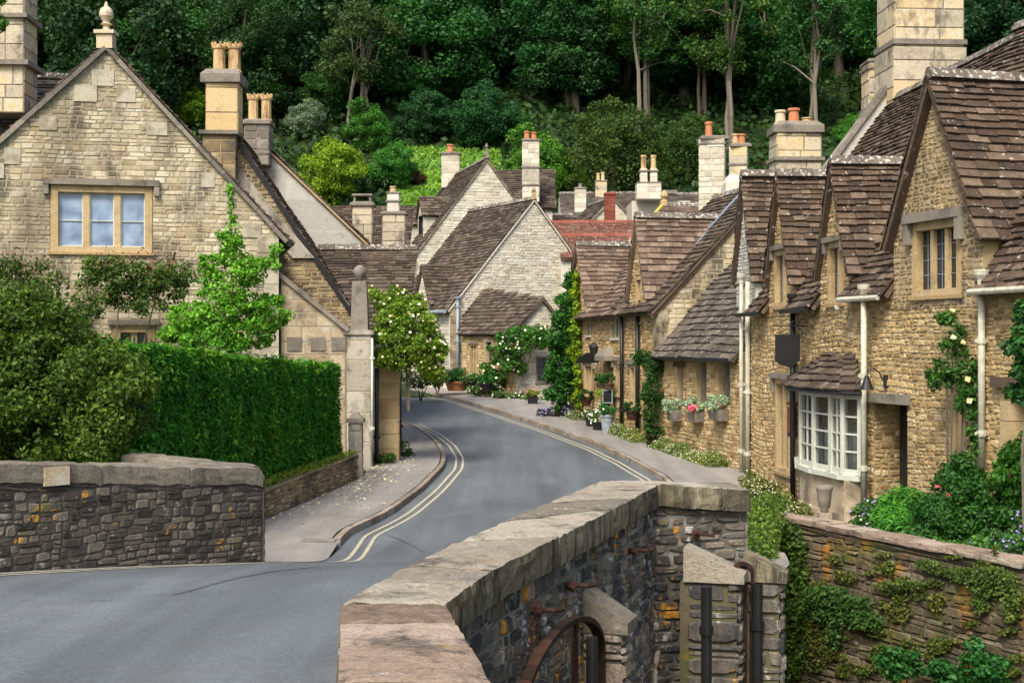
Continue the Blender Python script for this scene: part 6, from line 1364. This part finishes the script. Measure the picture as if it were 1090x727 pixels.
pot_plant('plant_pot','dark pot with a rounded green plant in front of the lean-to roses',517,408,417,57.2,.25,'black','r',.35,.35,(.04,.16,.04),(),size=.08)
pot_plant('milk_churn','tall blue grey tub with a green plant on the pavement below the lantern',646,441,461,42.6,.2,'pipegrey','r',.25,.3,(.03,.15,.03),(('p_white',10),))
pot_plant('plant_pot','dark pot overflowing with white flowers on the pavement',637,449,460,43.2,.2,'black','r',.25,.25,(.06,.14,.05),(('p_white',60),))
pot_plant('plant_pot','low dark pot of white flowers, leftmost of the pots outside the far cottage',629,445,457,44.2,.18,'black','r',.25,.25,(.06,.14,.05),(('p_white',90),))
pot_plant('plant_pot','clipped yellow green topiary ball in a pot beside the cottage door',645,428,437,43.2,.14,'black','r',.32,.42,(.17,.28,.02),(),1500,size=.04)
pot_plant('wall_basket','wall basket with a dark plant beneath the mullioned window of the far cottage',624,425,432,45.3,.18,'rust','r',.22,.3,(.03,.09,.03),())
pot_plant('wall_basket','brown wall basket with a dark fern right of the black drainpipe',673,437,447,40.6,.2,'rust','r',.24,.28,(.03,.09,.03),())
pot_plant('hanging_basket','hanging basket of green plants beside the lantern, left of a pair',640,408,414,43.6,.17,'wood','r',.22,.26,(.04,.12,.03),())
pot_plant('hanging_basket','hanging basket of spiky plants beside the lantern, right of a pair',648,408,414,42.9,.17,'wood','r',.22,.3,(.04,.12,.03),())
pot_plant('plant_pot','square grey stone pot with white flowers at the far corner of the near house',786,0,0,31,.01,'greystone','r',.1,.1,(.1,.2,.1)) if False else None
# lantern, arched board, chalk board
u,z = ML.uv(643.5,372); c = ML.P(u,z,.35); t = thing('wall_lantern','black wall lantern on a bracket above the far cottage door','lantern',(c.x,c.y,c.z-.2)); m = MB(); m.tube([ML.P(u,z+.25,0),ML.P(u,z+.3,.2),ML.P(u,z+.2,.35)],.015,6); m.build('bracket',M['black'],t)
m = MB(); m.lathe((c.x,c.y,z-.2),[(.07,0),(.1,.02),(.14,.26),(.16,.28),(.05,.4),(.02,.44)],6); m.build('lamp_case',M['black'],t); m = MB(); m.lathe((c.x,c.y,z-.17),[(.085,0),(.13,.2)],6); m.build('glass',M['glass_grey'],t)
u,z = ML.uv(634,382); m = MB(); A_ = PL(*[ML.P(u+.4,0,.0)[:2],(ML.P(u+.4,0,0)+Vector((-.75,-.25,0)))[:2]]); f = [(0,-.12),(.75,-.12),(.75,-.02),(.62,.02),(.52,.14),(.4,.19),(.35,.19),(.23,.14),(.13,.02),(0,-.02)]
fr = [A_.P(a,z+b,0) for a,b in f]; bk2 = [A_.P(a,z+b,-.05) for a,b in f]; n_ = len(f); m.mesh(fr+bk2,[tuple(range(n_)),tuple(range(2*n_-1,n_-1,-1))]+[(i,(i+1)%n_,n_+(i+1)%n_,n_+i) for i in range(n_)])
o = m.build('arched_board',M['black']); tag(o,'black arched hanging board above the mullioned window of the far cottage','sign')
m = MB(); u,z = ML.uv(646,422); X,Y = pt(646.5,42.9); m.box((X,Y,zz(422,42.9)),(.26,.04,.34),.1); t = thing('menu_board','small framed dark board by the far cottage door, above the topiary ball','board',(X,Y,zz(430,42.9))); m.build('panel',M['black'],t)
m = MB(); 
for a,b in ((-.14,0),(.14,0)): m.box((X+a,Y-.01,zz(422,42.9)),(.03,.06,.4),.1)
m.box((X,Y-.01,zz(422,42.9)+.19),(.3,.06,.03),.1); m.box((X,Y-.01,zz(422,42.9)-.19),(.3,.06,.03),.1); m.build('frame',M['pipegrey'],t)
# strips of daisies at the wall foot
def strip_plants(name,label,cat,path,w,h,n,size,color,flow,zoff=.05):
    P = [];D = []
    L = len(path)-1
    for _ in range(n):
        s = R.random()*L; i = int(s); f = s-i; x,y = lerp(path[i][0],path[i+1][0],f),lerp(path[i][1],path[i+1][1],f); e = R.uniform(-w,w)
        hh = h*(.65+.5*noise.noise(Vector((x*1.7,y*1.7,0))))*math.sqrt(max(0,1-(e/w)**2)); P.append((x+e,y+R.uniform(-.1,.1),g(y)+zoff+R.random()**.6*max(.04,hh))); D.append((R.gauss(0,.5),-.3,.6))
    P = np.array(P); D = np.array(D); base = np.array([P[:,0].mean(),P[:,1].mean(),P[:,2].min()])
    me = mesh_from_quads('foliage',leaf_mesh('f',P,D,size,.5,.8)-base,M['leaf']); t = thing(name,label,cat,tuple(base)); o = link('foliage',me,t,None); o.color = (*color,1)
    k = NR.random(len(P)) < flow; p = P[k]+np.array([-.05,-.03,.03]); me = mesh_from_quads('blossoms',leaf_mesh('f',p,D[k]+np.array([-.5,-.5,.5]),size*.45,.9,.3)-base,M['p_white']); o = link('blossoms',me,t,None); o['kind'] = 'stuff'
mp = lambda Y,o_=.25: (12.84-.2245*Y-o_,Y)
strip_plants('daisy_strip','strip of white daisies along the foot of the low golden cottage','flowers',[mp(34),mp(36.2),mp(38.6)],.26,.5,9500,.05,(.13,.19,.05),.06)
strip_plants('daisy_strip','clump of pale daisies between the two black drainpipes','flowers',[mp(39.6,.35),mp(41.5,.3),mp(42.3,.25)],.26,.5,5000,.05,(.13,.19,.05),.06)
strip_plants('daisy_strip','small plants at the foot of the vine on the far cottage','flowers',[mp(46),mp(48.3)],.25,.4,1500,.07,(.09,.13,.05),.1)
bush('lavender','grey violet lavender clump on the far pavement corner below the vine','lavender',[(588,440,47.8,.5,.4,.16),(598,436,47.7,.4,.4,.26)],3500,.09,(.10,.12,.15),sub=30,subr=.12,flowers=[('p_lilac',90,.05,'blossoms')],aspect=.25,stem=.4)
# near garden
bush('white_daisy_bush','loose bush of tiny white daisies at the far corner of the near golden house','shrub',[(812,527,28,.35,.35,.28),(828,541,26.8,.35,.35,.26),(845,549,25.8,.28,.3,.2),(800,515,29.3,.25,.3,.2)],8500,.055,(.13,.16,.05),sub=70,subr=.12,flowers=[('p_white',420,.022,'blossoms')],stem=-.5,inner=.1)
bush('garden_shrub','large dark green rounded shrub in the garden above the river wall','shrub',[(1035,530,20.6,.55,.45,.42),(1012,548,20.4,.45,.4,.36),(1058,555,20.0,.42,.4,.36),(1000,560,20.2,.4,.4,.26),(1030,505,20.8,.32,.3,.22)],26000,.06,(.028,.10,.02),sub=120,subr=.15,flowers=[('p_pink',3,.08,'blossoms')],stem=-.2,inner=.2)
bush('iris_clump','clump of long bright green strap leaves beside the dark shrub','plant',[(962,540,21.6,.4,.3,.3),(948,552,21.4,.3,.3,.22),(978,560,21.0,.35,.3,.18)],5000,.19,(.06,.22,.03),aspect=.12,up=1.2,jit=.5,stem=-.3,inner=.0)
bush('lilac_flowers','small lilac flowered plant at the foot of the doorway','flowers',[(928,545,22,.28,.25,.24),(920,558,21.8,.22,.22,.18),(940,562,21.6,.3,.25,.15)],4500,.055,(.045,.12,.03),sub=45,subr=.09,flowers=[('p_lilac',70,.035,'blossoms'),('p_white',40,.03,'blossoms')],stem=-.3)
bush('blue_flowers','blue and violet flowers at the right edge of the garden, on the river wall','flowers',[(1075,578,19,.3,.25,.2),(1088,560,19,.2,.2,.3),(1052,583,19,.25,.2,.12),(1090,585,18.5,.3,.2,.16)],4500,.05,(.06,.15,.05),sub=45,subr=.08,flowers=[('p_lilac',80,.035,'blossoms')],stem=-.3)
bush('rose_bush','bright leaved rose bush with a crimson flower at the right edge','rose',[(1078,510,20,.22,.25,.45),(1090,490,20,.2,.2,.5)],3500,.075,(.05,.17,.03),sub=30,subr=.12,flowers=[('p_pink',5,.08,'blossoms')],stem=-.3)
bush('climbing_rose','slender climbing rose with a few yellow flowers on the near golden house','rose',[(1015,365,21.9,.26,.14,.3),(1010,395,21.9,.3,.14,.25),(1030,400,21.7,.25,.14,.3),(1032,430,21.6,.2,.12,.3),(1008,340,22,.1,.1,.14),(995,405,22.2,.16,.1,.12),(1040,460,21.5,.12,.1,.4)],3600,.07,(.05,.14,.03),sub=55,subr=.09,flowers=[('p_yellow',9,.09,'blossoms')],stem=-.3,inner=.0)
bush('leafy_climber','dark leafy climber entering at the right edge of the picture','climber',[(1092,385,18.6,.2,.2,.55),(1098,340,18.6,.2,.2,.3)],3000,.09,(.03,.11,.03),sub=30,subr=.13,stem=-.3)
bush('ground_cover','low green ground cover beside the bow window','plant',[(985,577,20,.5,.3,.12),(1025,584,19,.5,.3,.12),(940,572,21.5,.4,.3,.1)],6000,.06,(.06,.17,.04),sub=50,subr=.08,stem=-.3)
# ================================================================ WOOD ON THE HILL
def tree_proto(name,kind,seed):
    global R,NR
    R = random.Random(seed); NR = np.random.default_rng(seed)
    crown = []; limbs = MB()
    if kind == 'round':      # dense bushy crown down to the ground; radius 5, height 9
        H,r0 = 9,5
        big = [(0,0,4.2,3.5,3.5,3.5),(R.uniform(1.4,2.4),.8,3.2,2.6,2.6,2.5),(-R.uniform(1.2,2.2),-.6,5.2,2.5,2.5,2.4),(R.uniform(-.5,1.2),-1,6.7,1.8,1.8,1.9)]; crown = subclumps(big,80,.95,shell=.85)+[(0,0,4.0,3.1,3.1,3.3)]; n = 24000; sz = .26
        tops = [(0,0,6)]; tr = .35
    elif kind == 'tall':     # tall broadleaf, layered clumps, trunk visible in places; radius 5, height 16
        H,r0 = 16,5
        big = [(0,0,11,4.1,4.1,4.4),(.6,-.5,6,4.0,4.0,3.6)]; crown = subclumps(big,84,1.3,shell=.62); n = 26000; sz = .28; tr = .38
    elif kind == 'airy':     # thin crown, pale forked stems; radius 4.5 height 17
        H,r0 = 17,4.5
        big = [(0,0,12,4,4,4.4),(-1.2,.5,8,3.0,3.0,1.6)]; crown = subclumps(big,44,.95,shell=.5); n = 10000; sz = .25; tr = .3
    elif kind == 'yew':      # dense dark cone-ish dome; radius 5 height 9
        H,r0 = 9.5,5
        big = [(0,0,3.4,4.6,4.6,3.2),(0,0,6.2,3.2,3.2,2.9)]; crown = subclumps(big,95,.75,shell=.9)+[(0,0,3.2,4.1,4.1,2.9),(0,0,5.8,2.8,2.8,2.6)]; n = 22000; sz = .21; tr = .35
    elif kind == 'dome':     # merged mass of canopy
        H,r0 = 13,5.5
        big = [(0,0,8.5,4.8,4.8,4),(0,0,4.5,4.4,4.4,3)]; crown = subclumps(big,64,1.6,shell=.8); n = 20000; sz = .34; tr = .35
    p,d = blob_pts(crown,n,.3 if kind != 'airy' else .0); v = leaf_mesh('f',p,d+np.array([0,0,.35]),sz,.7,.75)
    me = mesh_from_quads(name,v,M['leaf'])
    m = MB(); stems = 3 if kind == 'airy' else 1
    for s in range(stems):
        bx,by = (R.uniform(-.8,.8),R.uniform(-.5,.5)) if stems > 1 else (0,0); pts_ = [(bx,by,-1.5)]; x,y = bx,by
        for k in range(1,6): x += R.uniform(-.35,.35)*(1+.4*(stems>1)); y += R.uniform(-.3,.3); pts_.append((x,y,H*.82*k/5))
        m.tube(pts_,[tr*(1-.16*k)*(.75 if stems > 1 else 1) for k in range(6)],7)
        for _ in range(4 if stems > 1 else 7):
            k = R.randint(2,4); a = Vector(pts_[k]); c = Vector(R.choice(crown)[:3]); md = a.lerp(c,.5)+Vector((0,0,R.uniform(0,.6))); m.tube([a,md,a.lerp(c,.92)],[tr*.34,tr*.22,tr*.07],5)
    i = len(bpy.data.meshes); tm = bpy.data.meshes.new(name+'_trunk'); tm.from_pydata(m.v,[],m.f); tm.materials.append(M['barkpale' if kind=='airy' else 'bark']); tm.update()
    return me,tm,H,r0
PR = {}
for k,(kind,nv) in enumerate((('round',3),('tall',4),('airy',3),('yew',2),('dome',3))):
    PR[kind] = [tree_proto(kind+'_tree',kind,100+10*k+j) for j in range(nv)]
R = random.Random(99); NR = np.random.default_rng(99)
def put_tree(kind,label,X,Y,zt,r,color,name=None,group=None,v=None,zb=None,bare=False):
    me,tm,H,r0 = PR[kind][v if v is not None else R.randrange(len(PR[kind]))]
    zb = gz(X,Y)-.3 if zb is None else zb
    t = thing(name or {'round':'round_shrub','tall':'broadleaf_tree','airy':'slender_tree','yew':'yew_tree','dome':'broadleaf_tree'}[kind],label,'shrub' if kind=='round' and r < 3 else 'tree',(X,Y,zb),group)
    t.scale = (r/r0,r/r0,(zt-zb)/H); t.rotation_euler.z = R.uniform(0,6.28)
    a = bpy.data.objects.new('crown',me); col.objects.link(a); a.parent = t; a.color = (*color,1)
    b = bpy.data.objects.new('trunk',tm); col.objects.link(b); b.parent = t
    return t
def tree(kind,label,px,pyt,rpx,Y,color,**kw):
    if kind in ('round','yew'):   # stand where the slope carries a crown of natural proportions
        Y = 86
        while Y < 135 and gz(pt(px,Y)[0],Y)-.3 < zz(pyt,Y)-1.75*rpx/F*Y: Y += .5
    X,_ = pt(px,Y); return put_tree(kind,label,X,Y,zz(pyt,Y),rpx/F*Y,color,**kw)
G1,G2,G3,G4 = (.032,.125,.032),(.07,.19,.04),(.02,.09,.03),(.045,.16,.05)
tree('round','bright yellow green rounded shrub, brightest in the picture, above the rendered gable',350,146,44,98,(.16,.27,.02),v=0)
tree('round','yellow green shrub peeping out left of the yellow stack',205,92,30,96,(.11,.22,.02),v=1)
tree('round','blue grey leaved shrub right of the two pot stack',325,106,27,103,(.16,.24,.2),v=1)
tree('round','dark green bushy tree above the blue grey shrub',345,66,38,112,(.035,.11,.03),v=2)
tree('round','mid green spreading shrub beside the meadow, right of the bright one',392,106,34,108,(.05,.17,.03),v=0)
tree('round','mid green shrub lower down beside the meadow',418,150,33,100,(.05,.19,.035),v=2)
tree('round','small dark red leaved shrub behind the pale stacks',440,178,16,94,(.05,.02,.02),v=1)
tree('round','rounded green tree behind the tall banded stack of the centre house',572,134,50,93,(.075,.2,.025),v=0)
tree('round','olive green rounded tree at the right of the banded stack',607,172,26,90,(.07,.16,.02),v=1)
tree('yew','large dark olive yew on the slope above the stepped stack',655,104,66,108,(.045,.085,.018),v=0)
tree('yew','dark yew behind the rubble stack with the red pot',735,120,45,112,(.04,.09,.02),v=1)
tree('round','bright leafy bush right of the three pot stack',905,120,24,90,(.06,.2,.03),v=2)
tree('round','leafy green tree top right behind the big stack',1062,12,58,100,(.05,.15,.03),v=1)
tree('round','leafy green tree half hidden by the big stack, against the dark wood',1000,90,40,98,(.05,.14,.03),v=0)
tree('tall','large emerald tree with drooping foliage above the meadow',452,-70,78,124,(.03,.115,.035),v=0)
tree('round','low dark shrub at the top of the meadow, right of the emerald tree',514,86,44,119,(.02,.085,.03),v=1)
tree('round','dark shrub at the top left of the meadow below the emerald tree',450,92,36,119,(.018,.075,.028),v=0)
tree('round','dark rounded shrub at the meadow edge, left of the rounded green tree',545,112,24,112,(.03,.12,.03),v=2)
tree('airy','grey twigged thin tree between the emerald tree and the left stacks',385,-10,52,118,(.05,.09,.035),v=1)
tree('airy','tree with twin tall pale trunks above the yew',684,-60,58,122,(.04,.12,.03),v=0)
tree('airy','thin tree with several pale forked stems above the rubble stack',780,-55,56,120,(.055,.125,.03),v=1)
tree('airy','slender pale stemmed tree left of the forked one',745,-35,45,126,(.05,.12,.03),v=2)
tree('airy','tree with a bent pale trunk left of the big stack',872,-60,55,120,(.03,.09,.03),v=2)
tree('tall','tall leafy tree right of centre, lower branches over the yew',615,-40,58,126,(.03,.1,.035),v=1)
tree('dome','dark tree filling the top of the wood, right of the emerald tree',515,-70,70,134,(.022,.09,.03),v=2)
tree('dome','dark broad tree at the top left above the old house',120,-30,75,118,(.022,.065,.025),v=0)
tree('dome','dark tree with a rusty brown patch, left of the yellow stack',195,-10,58,124,(.03,.06,.022),v=1)
tree('tall','dark tree directly above the yellow stack',262,-20,55,120,(.024,.07,.024),v=2)
tree('tall','mid green tree above the dark bushy one',320,-40,52,126,(.03,.09,.028),v=3)
tree('round','mid green bush in the dark wood above the left roof',75,20,45,104,(.03,.09,.028),v=2)
# the thick dark wood behind
k_ = 0
pos = []
for row,(Y,step) in enumerate(((126,9.5),(136,10),(147,10.5),(160,12),(175,14),(190,16))):
    hw_ = Y*.42; x = -hw_
    while x < hw_:
        X = x+R.uniform(-2.5,2.5); Yj = Y+R.uniform(-4,4); x += step
        pxx = 545+X/Yj*F
        
        if row == 0 and 425 < pxx < 540: continue
        kind = R.choices(['tall','dome','airy','yew'],[5,4.5,.5,.9])[0]; base = gz(X,Yj); hgt = R.uniform(13,19)*(1 if kind in ('tall','airy') else .85)
        c = R.choice([G1,G3,G3,G4,(.03,.07,.02),(.022,.075,.035)])
        put_tree(kind,'dark leafy tree packed in the dense wood on the steep hillside',X,Yj,base+hgt,R.uniform(5,7.2),c,group='trees packed in the dense wood')
        k_ += 1
# meadow grass
P = [];D = []
for _ in range(34000):
    Y = R.uniform(93,117); X = R.uniform(-.085,-.008)*Y
    P.append((X,Y,gz(X,Y)+R.uniform(0,.35))); D.append((R.gauss(0,.4),-.6,.5))
P = np.array(P); me = mesh_from_quads('meadow_grass',leaf_mesh('f',P,np.array(D),.5,.35,.5),M['leaf']); o = link('meadow_grass',me,None,Vector((0,0,0))); o.color = (.13,.27,.04,1); tag(o,'bright green meadow grass on the hillside below the emerald tree','grass',kind='stuff')
# undergrowth across the hill
P = [];D = []
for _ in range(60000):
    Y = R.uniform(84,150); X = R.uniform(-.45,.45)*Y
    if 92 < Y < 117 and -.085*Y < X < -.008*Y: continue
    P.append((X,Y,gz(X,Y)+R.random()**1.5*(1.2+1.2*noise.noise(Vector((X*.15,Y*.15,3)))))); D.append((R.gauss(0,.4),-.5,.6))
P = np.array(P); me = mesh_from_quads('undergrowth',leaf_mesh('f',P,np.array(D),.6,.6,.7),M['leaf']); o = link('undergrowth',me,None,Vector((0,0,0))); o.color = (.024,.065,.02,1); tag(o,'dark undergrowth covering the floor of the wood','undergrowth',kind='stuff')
# ================================================================ CAMERA, LIGHT
cam = bpy.data.cameras.new('camera'); co = bpy.data.objects.new('camera',cam); col.objects.link(co); co.location = (0,0,3); co.rotation_euler = (rad(90),0,0)
cam.sensor_width = 36; cam.lens = F*36/1090; cam.clip_end = 1200; cam.clip_start = .1; sc.camera = co
EL,AZ = 50,rad(-158)   # sun high behind the camera's left shoulder
w = bpy.data.worlds.new('World'); sc.world = w; w.use_nodes = True; nt = w.node_tree; bg = nt.nodes['Background']; sk = nt.nodes.new('ShaderNodeTexSky'); sk.sky_type = 'NISHITA'; sk.sun_disc = False
sk.sun_elevation = rad(EL); sk.sun_rotation = AZ; nt.links.new(sk.outputs[0],bg.inputs[0]); bg.inputs[1].default_value = .12
try: sk.dust_density = 4; sk.air_density = 1.2
except Exception: pass
sd = bpy.data.lights.new('sun','SUN'); so = bpy.data.objects.new('sun',sd); col.objects.link(so); sd.energy = 2.6; sd.angle = rad(22); sd.color = (1,.94,.82)
dv = Vector((math.sin(AZ)*math.cos(rad(EL)),math.cos(AZ)*math.cos(rad(EL)),math.sin(rad(EL)))); so.rotation_euler = dv.to_track_quat('Z','Y').to_euler()
sc.view_settings.view_transform = 'Standard'; sc.view_settings.look = 'None'; sc.view_settings.gamma = 1; sc.view_settings.exposure = .8
